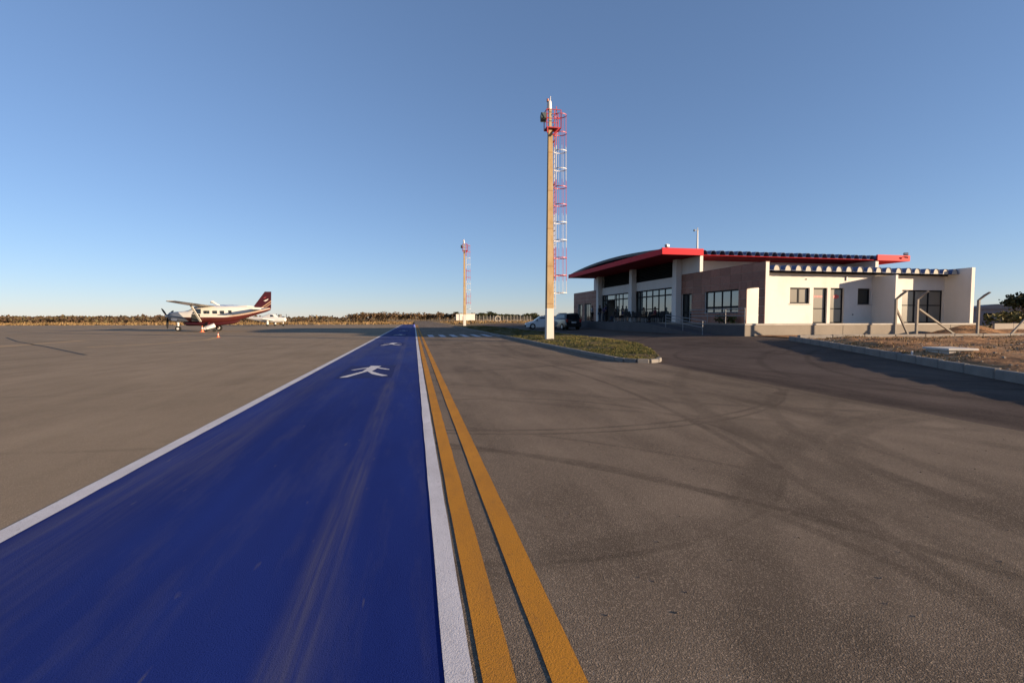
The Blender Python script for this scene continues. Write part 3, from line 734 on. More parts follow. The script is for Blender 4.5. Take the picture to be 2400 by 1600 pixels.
# mast and lamps on the roof
t = thing('roof_mast', 'thin white mast with small dark sensor rising above the red roof', 'mast', (25.3, 40, hi_z(40)+.28))
part(MB().tube([(0, 0, 0), (0, 0, 2.35)], [.10, .06], 8), 'pole', M['white_paint'], t, smooth=True)
part(MB().tube([(0, 0, 2.3), (0, 0, 2.62)], .035, 6), 'tip', M['white_paint'], t)
part(MB().bar((-.34, 0, 2.38), (.12, 0, 2.38), .05).sphere((-.32, 0, 2.36), .10, 8, 5), 'sensor_arm', paint('grey_sensor', (.16, .17, .18), .5), t)
def roof_lamp(x, y, z, label, rz):
    t = thing('floodlight', label, 'floodlight', (x, y, z), rz)
    part(MB().bar((0, 0, 0), (0, 0, .12), .05).bar((-.14, 0, .12), (.14, 0, .12), .04), 'bracket', M['black_frame'], t)
    part(MB().prism([(-.10, .10), (.08, .06), (.12, .26), (-.06, .30)], 0, -.15, .15), 'housing', M['rail_steel'], t)
    part(MB().box(-.13, .13, -.115, -.102, .12, .26), 'lens', M['white_paint'], t)
roof_lamp(18.75, 33.6, 6.76, 'small floodlight on the near corner of the red roof', R_(20))
roof_lamp(40.75, 33.6, 6.72, 'small floodlight at the far right tip of the red roof', R_(-30))
t = thing('security_camera', 'small dark camera fixed to the right red fascia', 'camera', (40.2, 33.30, 6.62))
part(MB().tube([(0, 0, 0), (0, -.16, -.03)], .028, 6), 'bracket', M['black_frame'], t)
part(MB().tube([(-.12, -.16, -.05), (.12, -.24, -.08)], .06, 8), 'housing', M['black_frame'], t)

# ------------------------------------------------------------------ light masts with caged ladders
def bands(name, z0, z1, n, scale=1.0):
    """red and white obstruction paint in bands up the ladder"""
    t = NT(name); z = t.xyz(t.obj())[2]
    k = t.math('MODULO', t.math('MINIMUM', t.math('FLOOR', t.math('MULTIPLY', t.math('SUBTRACT', z, z0), n/(z1-z0))), n-1.0), 2.0)
    n1 = t.noise(t.obj(), 3, 3)
    c = t.mix(k, t.mix(n1, (.52, .50, .50), (.40, .39, .40)), t.mix(n1, (.40, .06, .075), (.32, .07, .085)))
    t.set('Base Color', c); t.set('Roughness', .5); return t.m
M['bands'] = bands('red_white_bands', 1.7, 14.42, 6)
def pole_mat():
    t = NT('pole_with_white_foot'); o = t.obj(); z = t.xyz(o)[2]
    n = t.noise(t.mp(o, (1, 1, .4)), 2.2, 5, .65)
    c = t.ramp(n, [(.3, (.27, .175, .085)), (.5, (.36, .255, .135)), (.7, (.40, .31, .19))])
    joint = t.ramp(t.math('FRACT', t.math('MULTIPLY', z, .42)), [(.955, 0), (.965, 1)], 'CONSTANT')
    c = t.mix(t.math('MULTIPLY', joint, .45), c, (.2, .1, .05))
    w = t.math('LESS_THAN', z, 2.05)
    c = t.mix(w, c, t.mix(n, (.60, .57, .52), (.50, .47, .42)))
    t.set('Base Color', c); t.set('Roughness', .85); t.set('Specular IOR Level', .2); t.bump(t.noise(o, 30, 4), .2, .01); return t.m
M['mast_pole'] = pole_mat()
LX = .46                                           # ladder stands off the +X face
ring_me = None
def make_mast():
    root = thing('light_mast', 'tall concrete mast with white foot and red and white caged ladder, nearest the camera', 'mast', (8.4, 29.5, .10), 0, 'masts along the apron edge')
    a, b = .235, .13
    MB().loft([[(-a, -a, -.3), (a, -a, -.3), (a, a, -.3), (-a, a, -.3)], [(-a, -a, 0), (a, -a, 0), (a, a, 0), (-a, a, 0)], [(-b, -b, 13.3), (b, -b, 13.3), (b, b, 13.3), (-b, b, 13.3)]]).build('pole', M['mast_pole'], root)
    off = lambda z: a+(b-a)*z/13.3+.12
    for s in (-.2, .2):
        MB().bar((off(2.0), s, 2.0), (off(14.6)+.1, s, 14.7), .044).build('ladder_rail', M['bands'], root)
    rung = MB().tube([(0, -.19, 0), (0, .19, 0)], .014, 6).mesh('rung', M['bands'])
    for k in range(41):
        z = 2.2+.3*k; r = MB().tube([(off(z), -.19, z), (off(z), .19, z)], .014, 6).build('rung', M['bands'], root)
    zs = [3.05+1.12*k for k in range(11)]
    for z in zs:
        pts = [(off(z)+.02+.36*(1-math.cos(t))*.95, .34*math.sin(t)*(1 if t < 3.2 else 1), z) for t in [0.45+(2*math.pi-.9)*i/14 for i in range(15)]]
        pts = [(off(z), -.2, z)]+[(off(z)+.40-.40*math.cos(t), -.36*math.sin(t), z) for t in [R_(40)+R_(280)*i/14 for i in range(15)]]+[(off(z), .2, z)]
        m = MB()
        for p, q in zip(pts, pts[1:]): m.bar(p, q, .018, .052)
        m.build('cage_hoop', M['bands'], root)
    for t in (90, 135, 180, 225, 270):
        t = R_(t); f = lambda z: (off(z)+.40-.40*math.cos(t), -.36*math.sin(t), z)
        MB().bar(f(3.0), f(14.3), .015, .015).build('cage_strap', M['bands'], root)
    for z in (4.1, 7.0, 9.9, 12.6):
        MB().bar((off(z)-.12, 0, z), (off(z), 0, z), .05).bar((off(z), -.2, z), (off(z), .2, z), .04).build('ladder_bracket', M['bands'], root)
    root.scale = (1, 1, .983); rd = M['mast_red']
    MB().box(-.32, .62, -.34, .34, 13.32, 13.38).bar((-.25, -.3, 13.0), (-.25, -.3, 13.33), .07).bar((.35, .25, 12.95), (.55, .3, 13.33), .07).bar((.1, -.25, 12.9), (.5, -.3, 13.33), .08).build('platform', rd, root)
    for x, y in ((-.3, -.32), (-.3, .32), (.6, -.32), (.6, .32)):
        MB().bar((x, y, 13.38), (x, y, 14.45), .045).build('guard_post', rd, root)
    for z in (13.9, 14.45):
        for p, q in (((-.3, -.32), (-.3, .32)), ((-.3, -.32), (.6, -.32)), ((-.3, .32), (.6, .32))):
            MB().bar((*p, z), (*q, z), .035).build('guard_rail', rd, root)
    MB().box(-.08, .08, -.08, .08, 13.3, 14.55).build('head_post', M['pole_concrete'], root)
    lp = MB().prism([(-.22, 13.95), (.02, 13.75), (.12, 14.1), (-.12, 14.3)], 0, -.62, -.28).build('floodlight', paint('green_grey_lamp', (.07, .09, .08), .5), root)
    MB().bar((-.3, 0, 14.05), (-.1, 0, 14.05), .06).build('lamp_arm', rd, lp)
    be = MB().tube([(-.06, 0, 14.55), (-.06, 0, 14.62), (-.06, 0, 15.05), (-.06, 0, 15.10)], [.14, .16, .13, .05], 10).build('beacon', M['white_paint'], root, smooth=True)
    MB().tube([(-.16, 0, 15.02), (-.16, 0, 15.2)], .07, 8).build('beacon_lamp', paint('amber_lens', (.45, .13, .05), .3), be)
    MB().tube([(.02, .05, 14.5), (.02, .05, 15.4)], .025, 6).build('antenna', M['white_paint'], root)
    return root
M['mast_red'] = paint('mast_red_paint', (.36, .02, .025), .5, .15, 4)
mast = make_mast()
m2 = copy_tree(mast); m2.location = (8.65, 84.4, .10)
m2['label'] = 'second concrete mast with caged ladder, further away beside the small white building'

# ------------------------------------------------------------------ aeroplane
def livery():
    """cream above, maroon belly, the border sweeping up to the tail with slate and gold bands"""
    t = NT('aircraft_livery'); x, y, z = t.xyz(t.obj())
    up = t.math('POWER', t.math('MAXIMUM', t.math('MULTIPLY', t.math('SUBTRACT', x, 6.3), .2), 0), 1.6)
    d = t.math('SUBTRACT', z, t.math('ADD', 1.60, t.math('MULTIPLY', up, 1.0)))
    aft = t.smooth(x, 6.4, 7.6)
    c = t.mix(t.math('LESS_THAN', d, 0.0), (.66, .63, .57), (.075, .006, .007))
    gold = t.math('MULTIPLY', t.math('LESS_THAN', t.math('ABSOLUTE', t.math('SUBTRACT', d, .07)), .055), aft)
    c = t.mix(gold, c, (.5, .32, .22))
    slate = t.math('MULTIPLY', t.math('LESS_THAN', t.math('ABSOLUTE', t.math('SUBTRACT', d, .22)), .08), aft)
    c = t.mix(slate, c, (.07, .085, .11))
    nose = t.math('LESS_THAN', t.math('ADD', x, t.math('MULTIPLY', t.math('SUBTRACT', z, 1.5), 1.1)), 2.35)
    c = t.mix(nose, c, (.11, .135, .175))  # grey-blue cowling, darkened so its colour carries the wing's shade
    n = t.noise(t.obj(), 1.5, 3); c = t.mix(t.math('MULTIPLY', n, .15), c, (.2, .15, .12))
    t.set('Base Color', c); t.set('Roughness', .3); t.set('Coat Weight', .3); return t.m
M['livery'] = livery()
cream = paint('aircraft_cream', (.64, .61, .55), .35, .06, 2, coat=.2)
def fin_mat():
    t = NT('tail_fin_livery'); x, y, z = t.xyz(t.obj())
    s = t.math('SUBTRACT', t.math('MULTIPLY', z, 1.0), t.math('MULTIPLY', x, .75))
    c = t.mix(t.math('LESS_THAN', t.math('ABSOLUTE', t.math('ADD', s, 5.05)), .085), (.050, .006, .009), (.36, .22, .13))
    c = t.mix(t.math('LESS_THAN', t.math('ABSOLUTE', t.math('ADD', s, 5.32)), .05), c, (.45, .28, .18))
    t.set('Base Color', c); t.set('Roughness', .35); return t.m
A = thing('aeroplane', 'maroon and cream high-wing propeller aeroplane parked nose left on the apron', 'aeroplane', (-27.8, 61.7, 0), R_(-2.5))
def ring(x, zc, hw, hh, n=16, sq=2.6):
    r = []
    for k in range(n):
        a = 2*math.pi*k/n; c, s = math.cos(a), math.sin(a)
        r.append((x, math.copysign(abs(c)**(2/sq), c)*hw, zc+math.copysign(abs(s)**(2/sq), s)*hh))
    return r
fus = [(.42, 1.72, .26, .30), (.55, 1.70, .42, .46), (1.1, 1.66, .55, .56), (2.0, 1.66, .66, .64), (2.7, 1.72, .76, .74), (3.3, 1.86, .82, .92), (3.8, 1.92, .84, 1.0), (6.6, 1.92, .84, 1.0), (7.6, 2.02, .76, .88), (8.8, 2.2, .55, .64), (9.9, 2.36, .36, .42), (10.9, 2.5, .20, .24), (11.3, 2.56, .08, .12)]
MB().loft([ring(*f) for f in fus]).build('fuselage', M['livery'], A, smooth=True)
MB().loft([ring(x, z, w, h) for x, z, w, h in ((1.9, .92, .1, .06), (2.4, .86, .5, .24), (5.6, .86, .55, .26), (7.4, 1.05, .4, .16), (7.9, 1.18, .1, .05))]).build('belly_pod', paint('maroon_pod', (.05, .006, .008), .4), A, smooth=True)
sp = MB().tube([(0, 0, 1.72), (.12, 0, 1.72), (.3, 0, 1.72), (.42, 0, 1.72)], [.02, .15, .23, .26], 12).build('spinner', paint('polished_spinner', (.5, .52, .55), .25, metal=.8), A, smooth=True)
for k in range(3):
    a = R_(25+120*k); c, s = math.cos(a), math.sin(a)
    pts = [Vector((.27, c*r, 1.72+s*r)) for r in (.15, .6, 1.05, 1.42)]; u = Vector((0, -s, c)); b = MB()
    b.loft([[p+u*w+Vector((.03, 0, 0)), p+u*w*.2-Vector((.03, 0, 0)), p-u*w+Vector((-.03, 0, 0)), p-u*w*.2+Vector((.03, 0, 0))] for p, w in zip(pts, (.10, .19, .19, .10))])
    b.build('propeller_blade', M['black_frame'], A)
MB().loft([[(.9, -.62, 1.28), (1.5, -.72, 1.28), (1.5, -.6, 1.46), (.9, -.5, 1.46)], [(1.1, -.66, 1.2), (1.6, -.78, 1.2), (1.6, -.7, 1.4), (1.1, -.6, 1.4)]]).build('exhaust', M['steel'], A)
def slab(pts, top, bot):  # planform points -> closed thin wing panel with aerofoil-ish edges
    mb = MB(); n = len(pts); vs = [(x, y, z+top) for x, y, z in pts]+[(x, y, z-bot) for x, y, z in pts]
    mb.add(vs, [tuple(range(n)), tuple(range(2*n-1, n-1, -1))]+[(i, n+i, n+(i+1) % n, (i+1) % n) for i in range(n)]); return mb
for s in (-1, 1):
    w = MB(); secs = []
    for y, le, ch, z, th in ((.0, 3.45, 2.0, 2.86, .15), (2.6, 3.48, 1.97, 2.96, .14), (7.6, 3.95, 1.25, 3.18, .09), (7.95, 4.2, .8, 3.22, .03)):
        prof = [(0, 0), (.05, .45), (.25, 1), (.55, .75), (1, .02), (.6, -.3), (.25, -.5), (.05, -.35)]
        secs.append([(le+p*ch, s*y, z+q*th) for p, q in prof])
    w.loft(secs).build('wing', cream, A, smooth=True)
    MB().bar((4.15, s*3.1, 2.9), (4.05, s*.75, 1.12), .2, .09).build('wing_strut', cream, A)
    MB().loft([[(x, s*y, z) for x, z in ((9.5, 2.55), (10.35, 2.5), (10.35, 2.58), (9.55, 2.6))] for y in (.15, 2.9)]).build('tailplane', cream, A)
    gear = MB().tube([(4.85, s*.6, 1.0), (4.95, s*1.35, .45), (4.95, s*1.62, .36)], [.12, .08, .07], 8).build('main_gear', paint('maroon_gear', (.05, .006, .008), .4), A)
    MB().tube([(4.95, s*1.62, .36), (4.95, s*1.82, .36)], .36, 14).build('tyre', M['tyre'], gear)
    MB().tube([(4.95, s*1.60, .36), (4.95, s*1.84, .36)], .17, 10).build('hub', M['white_paint'], gear)
    for wx, ww, zz in ((4.75, .58, 2.18), (5.62, .46, 2.18), (6.38, .42, 2.18), (7.2, .32, 2.22)):
        hw = .845 if wx < 6.6 else .80
        MB().bbox(wx-ww/2, wx+ww/2, s*hw-.02, s*hw+.02, zz-.17, zz+.17, .012).build('window', M['car_glass'], A)
    MB().add([(3.2, s*.815, 2.0), (4.15, s*.86, 2.0), (4.15, s*.83, 2.55), (3.55, s*.78, 2.55)], [(0, 1, 2, 3)]).build('cockpit_window', M['car_glass'], A)
    MB().add([(3.15, s*.835, 1.15), (4.05, s*.87, 1.15), (4.05, s*.865, 1.95), (3.2, s*.84, 1.95)], [(0, 1, 2, 3)]).build('cockpit_door', paint('open_door_dark', (.03, .03, .026), .6), A)
MB().loft([[(2.72, -.6, 2.33), (2.72, .6, 2.33), (2.75, .6, 2.36), (2.75, -.6, 2.36)], [(3.38, -.55, 2.80), (3.38, .55, 2.80), (3.42, .55, 2.82), (3.42, -.55, 2.82)]]).build('windscreen', M['car_glass'], A)
MB().loft([[(9.35, .05, 2.70), (11.35, .05, 2.60), (11.35, -.05, 2.60), (9.35, -.05, 2.70)], [(10.72, .03, 4.6), (11.42, .03, 4.6), (11.42, -.03, 4.6), (10.72, -.03, 4.6)]]).build('tail_fin', fin_mat(), A)
em = MB()
for s in (-1, 1):
    for q in ([(10.55, 3.80), (10.82, 3.90), (10.90, 4.0), (10.66, 3.93)], [(10.55, 3.50), (10.80, 3.46), (11.05, 3.62), (11.12, 3.78), (10.8, 3.64)]):
        em.add([(x, s*.052, z) for x, z in q], [tuple(range(len(q)))])
em.m = [0, 1, 0, 1]; em.build('tail_emblem', [paint('emblem_red', (.35, .05, .05), .5), cream], A)
MB().tube([(7.2, 0, 2.85), (8.8, 0, 2.86), (9.6, 0, 2.82)], [.02, .14, .05], 8).build('dorsal_fairing', cream, A)
MB().loft([ring(x, z, w, h, 10, 2) for x, z, w, h in ((4.8, 3.3, .04, .05), (4.9, 3.36, .13, .14), (5.15, 3.34, .15, .16), (5.5, 3.08, .13, .12), (5.8, 2.98, .04, .05))]).build('antenna_dome', cream, A, smooth=True)
ng = MB().tube([(1.35, 0, 1.2), (1.35, 0, .62), (1.33, 0, .3)], [.16, .1, .09], 8).build('nose_gear', M['white_paint'], A)
MB().tube([(1.35, -.11, .3), (1.35, .11, .3)], .3, 14).build('tyre', M['tyre'], ng)
MB().tube([(1.35, -.12, .3), (1.35, .12, .3)], .14, 10).build('hub', M['white_paint'], ng)
# second, smaller aeroplane behind the tail
B = thing('light_aeroplane', 'small white low-wing aeroplane parked behind the maroon tail', 'aeroplane', (-23.9, 99, 0), R_(172)); B.scale = (1.1, 1.1, 1.1)
fl = [(0, 1.15, .1, .1), (.2, 1.12, .4, .36), (1.1, 1.1, .52, .48), (2.4, 1.12, .55, .52), (3.6, 1.14, .5, .5), (5.2, 1.28, .3, .32), (6.9, 1.45, .1, .14)]
MB().loft([ring(*f) for f in fl]).build('fuselage', M['white_paint'], B, smooth=True)
MB().loft([ring(x, z, w, h) for x, z, w, h in ((1.5, 1.55, .3, .1), (2.0, 1.72, .42, .34), (3.0, 1.76, .42, .36), (3.9, 1.58, .3, .15))]).build('canopy', M['white_paint'], B, smooth=True)
for s in (-1, 1):
    MB().loft([[(1.9, s*.3, .95), (3.4, s*.3, .95), (3.4, s*.3, 1.05), (1.9, s*.3, 1.1)], [(2.0, s*4.6, 1.2), (3.2, s*4.6, 1.2), (3.2, s*4.6, 1.26), (2.0, s*4.6, 1.3)]]).build('wing', M['white_paint'], B)
    g = MB().tube([(2.6, s*1.5, 1.0), (2.6, s*1.5, .3)], [.16, .2], 8).build('main_gear', M['white_paint'], B)
    MB().tube([(2.6, s*1.5-.08, .2), (2.6, s*1.5+.08, .2)], .2, 12).build('tyre', M['tyre'], g)
    MB().add([(1.95, s*.44, 1.62), (2.6, s*.45, 1.62), (2.6, s*.40, 1.95), (2.15, s*.38, 1.95)], [(0, 1, 2, 3)]).build('window', M['car_glass'], B)
    MB().loft([[(6.1, s*.05, 1.5), (6.9, s*.05, 1.5), (6.9, s*.05, 1.56), (6.1, s*.05, 1.56)], [(6.3, s*1.5, 1.5), (6.9, s*1.5, 1.5), (6.9, s*1.5, 1.54), (6.3, s*1.5, 1.54)]]).build('tailplane', M['white_paint'], B)
MB().loft([[(5.6, .04, 1.5), (6.95, .04, 1.5), (6.95, -.04, 1.5), (5.6, -.04, 1.5)], [(6.5, .03, 2.4), (7.05, .03, 2.4), (7.05, -.03, 2.4), (6.5, -.03, 2.4)]]).build('tail_fin', M['white_paint'], B)
g = MB().tube([(.6, 0, .9), (.6, 0, .25)], .07, 8).build('nose_gear', M['white_paint'], B)
MB().tube([(.6, -.07, .19), (.6, .07, .19)], .19, 12).build('tyre', M['tyre'], g)
for k in range(2):
    a = R_(75+180*k); MB().bar((-.05, 0, 1.15), (-.05, math.cos(a)*.95, 1.15+math.sin(a)*.95), .13, .03).build('propeller_blade', M['black_frame'], B)

# apron equipment beside the aeroplane
t = thing('fuel_drum', 'white drum lying tilted on a low trolley below the aeroplane belly', 'drum', (-21.9, 58.4, 0), R_(12))
MB().tube([(-.42, 0, .40), (-.38, 0, .42), (.38, 0, .72), (.42, 0, .74)], [.2, .24, .24, .2], 14).build('drum', M['white_paint'], t, smooth=True)
fr = MB().bar((-.4, -.2, .2), (.4, -.2, .42), .06).bar((-.4, .2, .2), (.4, .2, .42), .06).bar((.35, -.25, .16), (.35, .25, .16), .05).bar((.35, 0, .16), (.35, 0, .42), .05).build('trolley_frame', M['black_frame'], t)
for s in (-.26, .26): MB().tube([(.35, s-.03, .15), (.35, s+.03, .15)], .15, 12).build('wheel', M['tyre'], fr)
def cone(x, y, label, s=1.0):
    t = thing('traffic_cone', label, 'traffic cone', (x, y, 0))
    MB().bbox(-.19*s, .19*s, -.19*s, .19*s, 0, .04*s, .01).build('base', M['orange'], t)
    MB().tube([(0, 0, .04*s), (0, 0, .68*s)], [.14*s, .03*s], 12).build('body', M['orange'], t, smooth=True)
    MB().tube([(0, 0, .36*s), (0, 0, .50*s)], [.088*s, .065*s], 12).build('reflective_band', M['white_paint'], t)
M['orange'] = paint('orange_plastic', (.72, .16, .06), .5, .1, 4)
cone(-22.45, 57.7, 'orange traffic cone beside the white drum under the aeroplane')
cone(-15.0, 41.4, 'tiny orange traffic cone at the end of the curved yellow line', .55)
t = thing('marker_post', 'small blue marker post with black top at far end of the path', 'marker', (-.06, 84.5, .004))
MB().tube([(0, 0, 0), (0, 0, .45)], .17, 10).build('base', paint('marker_blue', (.02, .04, .3), .5), t)
MB().sphere((0, 0, .62), .2, 10, 6).build('top', M['black_frame'], t, smooth=True)

# ------------------------------------------------------------------ vehicles
def car(name, label, loc, rz, L, W, side, roof, body_m, cls, glass_rows, lamps):
    """side: lower body outline (x,z); roof: cabin outline; nose at -x"""
    t = thing(name, label, cls, loc, rz); w = W/2
    def shell(outline, w0, tuck, nm, m):
        mb = MB(); n = len(outline); zs = [p[1] for p in outline]; zlo, zhi = min(zs), max(zs); cx = sum(p[0] for p in outline)/n
        rows = []
        for yy, k in ((-1, .94), (-.9, 1.0), (.9, 1.0), (1, .94)):
            row = []
            for x, z in outline:
                q = (z-zlo)/(zhi-zlo); ww = w0*(1-tuck*q)
                row.append((cx+(x-cx)*(k if abs(yy) == 1 else 1), yy*ww, z if abs(yy) < 1 else zlo+(z-zlo)*.985))
            rows.append(row)
        mb.loft(rows).build(nm, m, t, smooth=True)
    shell(side, w, .06, 'body', body_m); shell(roof, w*.93, .22, 'cabin', body_m)
    for q in glass_rows:
        MB().add(q, [tuple(range(len(q)))]).build('window', M['car_glass'], t, fix=False)
    for x in (-L*.31, L*.30):
        for s in (-1, 1):
            wh = MB().tube([(x, s*(w-.2), .34), (x, s*(w+.012), .34)], .34, 16).build('wheel', M['tyre'], t)
            MB().tube([(x, s*(w-.1), .34), (x, s*(w+.02), .34)], .19, 10).build('rim', M['steel'], wh)
    for nm, x0, x1, y0, y1, z0, z1, m in lamps:
        MB().bbox(x0, x1, y0, y1, z0, z1, .01).build(nm, m, t)
    return t
silver = paint('white_car_paint', (.5, .52, .54), .3, .05, 3, coat=.5)
blackp = paint('black_car_paint', (.012, .012, .014), .25, .1, 3, coat=.5)
redl = paint('red_tail_lamp', (.30, .02, .015), .25); clear = paint('headlamp_glass', (.6, .62, .65), .15)
plate = paint('number_plate', (.45, .45, .45), .5)
def sides(x0, x1, x2, x3, z0, z1, w, wt):
    r = []
    for s in (-1, 1): r.append([(x0, s*w, z0), (x3, s*w, z0), (x2, s*wt, z1), (x1, s*wt, z1)])
    return r
W = 1.72; w = W/2*.93
gl = sides(-.72, -.3, .62, 1.0, 1.0, 1.40, w*.955, w*.845)
gl += [[(-1.06, -w*.9, 1.0), (-1.06, w*.9, 1.0), (-.42, w*.8, 1.45), (-.42, -w*.8, 1.45)], [(1.66, -w*.9, 1.0), (1.66, w*.9, 1.0), (1.36, w*.8, 1.42), (1.36, -w*.8, 1.42)]]
car('white_hatchback', 'white hatchback parked facing left, half hidden behind the near mast', (14.75, 54.6, zr(14.75)), R_(-8), 4.1, W,
    [(-2.02, .25), (-2.06, .55), (-1.95, .72), (-1.1, .95), (1.75, .98), (2.0, .9), (2.05, .5), (2.0, .25)],
    [(-1.08, .93), (-.40, 1.48), (.2, 1.53), (1.35, 1.46), (1.72, .96)], silver, 'car', gl,
    [('headlight', -2.03, -1.9, -.72, -.42, .58, .74, clear), ('headlight', -2.03, -1.9, .42, .72, .58, .74, clear), ('bumper', -2.10, -2.02, -.7, .7, .28, .5, M['black_frame']), ('tail_light', 1.95, 2.03, -.78, -.6, .68, .92, redl), ('mirror', -.85, -.68, -1.0, -.86, .98, 1.1, M['black_frame'])])
W = 1.86; w = W/2*.93
gl = sides(-.8, -.35, 1.55, 1.8, 1.12, 1.58, w*.965, w*.86)
gl += [[(-1.2, -w*.9, 1.1), (-1.2, w*.9, 1.1), (-.6, w*.8, 1.62), (-.6, -w*.8, 1.62)], [(2.13, -w*.88, 1.12), (2.13, w*.88, 1.12), (2.0, w*.78, 1.6), (2.0, -w*.78, 1.6)]]
car('black_suv', 'black SUV seen from behind, parked before the terminal', (15.85, 49.6, zr(15.85)), R_(-84), 4.5, W,
    [(-2.2, .3), (-2.25, .7), (-2.1, .95), (-1.2, 1.08), (2.05, 1.1), (2.22, 1.0), (2.28, .5), (2.2, .3)],
    [(-1.22, 1.05), (-.55, 1.66), (.4, 1.74), (1.9, 1.70), (2.16, 1.06)], blackp, 'car', gl,
    [('tail_light', 2.12, 2.26, -.86, -.66, .82, 1.12, redl), ('tail_light', 2.12, 2.26, .66, .86, .82, 1.12, redl), ('number_plate', 2.25, 2.29, -.26, .26, .72, .86, plate), ('bumper', 2.2, 2.33, -.82, .82, .34, .56, M['black_frame']), ('roof_rail', -.4, 1.8, -.64, -.60, 1.72, 1.77, M['black_frame']), ('roof_rail', -.4, 1.8, .60, .64, 1.72, 1.77, M['black_frame'])])

# ------------------------------------------------------------------ people and seats before the hall
skin_m = paint('skin', (.30, .17, .11), .6, .08, 6); skin_d = paint('dark_skin', (.17, .09, .06), .6, .08, 6)
hair_m = paint('dark_hair', (.012, .010, .009), .7, .2, 20)
def skin_mesh(name, verts, edges, radii, m, sub=1, root=0):
    me = bpy.data.meshes.new(name); me.from_pydata(verts, edges, []); o = bpy.data.objects.new(name, me); COL.objects.link(o)
    sk = o.modifiers.new('skin', 'SKIN'); sk.use_smooth_shade = True
    if not me.skin_vertices: me.attributes.new('skin_vertex', 'FLOAT', 'POINT')
    for i, d in enumerate(me.skin_vertices[0].data):
        r = radii[i]; d.radius = r if isinstance(r, tuple) else (r, r); d.use_root = (i == root)
    if sub: o.modifiers.new('sub', 'SUBSURF').levels = sub
    dg = bpy.context.evaluated_depsgraph_get(); out = bpy.data.meshes.new_from_object(o.evaluated_get(dg))
    bpy.data.objects.remove(o); out.name = name; out.materials.clear(); out.materials.append(m)
    return out
def person(label, loc, rz, pose, shirt, trousers, skin=skin_m, shorts=False, s=1.0, arms='down'):
    """faces -x; standing or sitting"""
    t = thing('person', label, 'person', loc, rz); t.scale = (s, s, s)
    if pose == 'stand':
        hip = .92; J = {'pel': (0, 0, .95)}
        for k, q in ((-1, -.04), (1, .05)):
            J['hip%d' % k] = (0, k*.10, .90); J['kn%d' % k] = (q, k*.11, .50); J['an%d' % k] = (q*1.2+.02, k*.11, .09); J['to%d' % k] = (q-.15, k*.13, .035)
        dz = 0; bx = 0
    else:
        J = {'pel': (.02, 0, .52)}
        for k in (-1, 1):
            J['hip%d' % k] = (-.03, k*.10, .50); J['kn%d' % k] = (-.44, k*.13, .50); J['an%d' % k] = (-.46, k*.13, .09); J['to%d' % k] = (-.62, k*.15, .035)
        dz = -.43; bx = .04
    J['wst'] = (bx*.5, 0, 1.08+dz); J['chs'] = (bx, 0, 1.30+dz); J['nkb'] = (bx, 0, 1.45+dz); J['nk'] = (bx-.01, 0, 1.52+dz); J['hd'] = (bx-.03, 0, 1.63+dz); J['tp'] = (bx-.02, 0, 1.72+dz)
    for k in (-1, 1):
        J['sh%d' % k] = (bx, k*.18, 1.40+dz)
        if arms == 'down' and pose == 'stand': J['el%d' % k] = (.03, k*.24, 1.14); J['wr%d' % k] = (-.04, k*.25, .88); h = (-.02, 0, -.09)
        elif arms == 'cross' and pose == 'stand': J['el%d' % k] = (.0, k*.25, 1.15); J['wr%d' % k] = (-.22, k*.06, 1.17); h = (-.02, -k*.09, .01)
        else: J['el%d' % k] = (-.02, k*.25, 1.15+dz); J['wr%d' % k] = (-.26, k*.14, .62); h = (-.08, -k*.02, -.02)
        J['ha%d' % k] = tuple(a+b for a, b in zip(J['wr%d' % k], h))
        for f in range(5):
            o_ = (f-2)*.017; d = Vector(h).normalized(); n = Vector((0, 1, 0)) if abs(d.y) < .5 else Vector((1, 0, 0)); n = Vector((1, 0, 0)) if pose == 'stand' and arms == 'down' else n
            ln = (.055, .075, .08, .075, .06)[f]
            base = Vector(J['ha%d' % k])
            if f == 0: J['f%d%d' % (f, k)] = tuple(Vector(J['wr%d' % k])+Vector(h)*.35+n*-.05+d*.03)
            else: J['f%d%d' % (f, k)] = tuple(base+n*o_+d*ln)
    RAD = {'pel': (.15, .12), 'wst': (.145, .105), 'chs': (.165, .115), 'nkb': (.10, .08), 'nk': .055, 'hd': (.088, .098), 'tp': .06}
    for k in (-1, 1):
        for a, r in (('hip', .095), ('kn', .058), ('an', .042), ('to', .035), ('sh', .062), ('el', .043), ('wr', .03), ('ha', .032)): RAD['%s%d' % (a, k)] = r
        for f in range(5): RAD['f%d%d' % (f, k)] = .009
    E = [('pel', 'wst'), ('wst', 'chs'), ('chs', 'nkb'), ('nkb', 'nk'), ('nk', 'hd'), ('hd', 'tp')]
    for k in (-1, 1):
        E += [('pel', 'hip%d' % k), ('hip%d' % k, 'kn%d' % k), ('kn%d' % k, 'an%d' % k), ('an%d' % k, 'to%d' % k), ('nkb', 'sh%d' % k), ('sh%d' % k, 'el%d' % k), ('el%d' % k, 'wr%d' % k), ('wr%d' % k, 'ha%d' % k)]
        E += [('ha%d' % k, 'f%d%d' % (f, k)) for f in range(1, 5)]+[('wr%d' % k, 'f0%d' % k)]
    def sub(keep, grow, nm, m, parent, cut=()):
        ks = [k for k in J if k in keep]; ix = {k: i for i, k in enumerate(ks)}
        vs = [J[k] for k in ks]; es = [(ix[a], ix[b]) for a, b in E if a in ix and b in ix]
        rs = []
        for k in ks:
            r = RAD[k]; r = r if isinstance(r, tuple) else (r, r); g = grow(k); rs.append((r[0]+g, r[1]+g))
        return link_mesh(nm, skin_mesh(nm, vs, es, rs, m, 1, ks.index('pel') if 'pel' in ks else 0), parent)
    body = sub(set(J), lambda k: 0, 'body', skin, t)
    face = MB(); hx, hy, hz = J['hd']
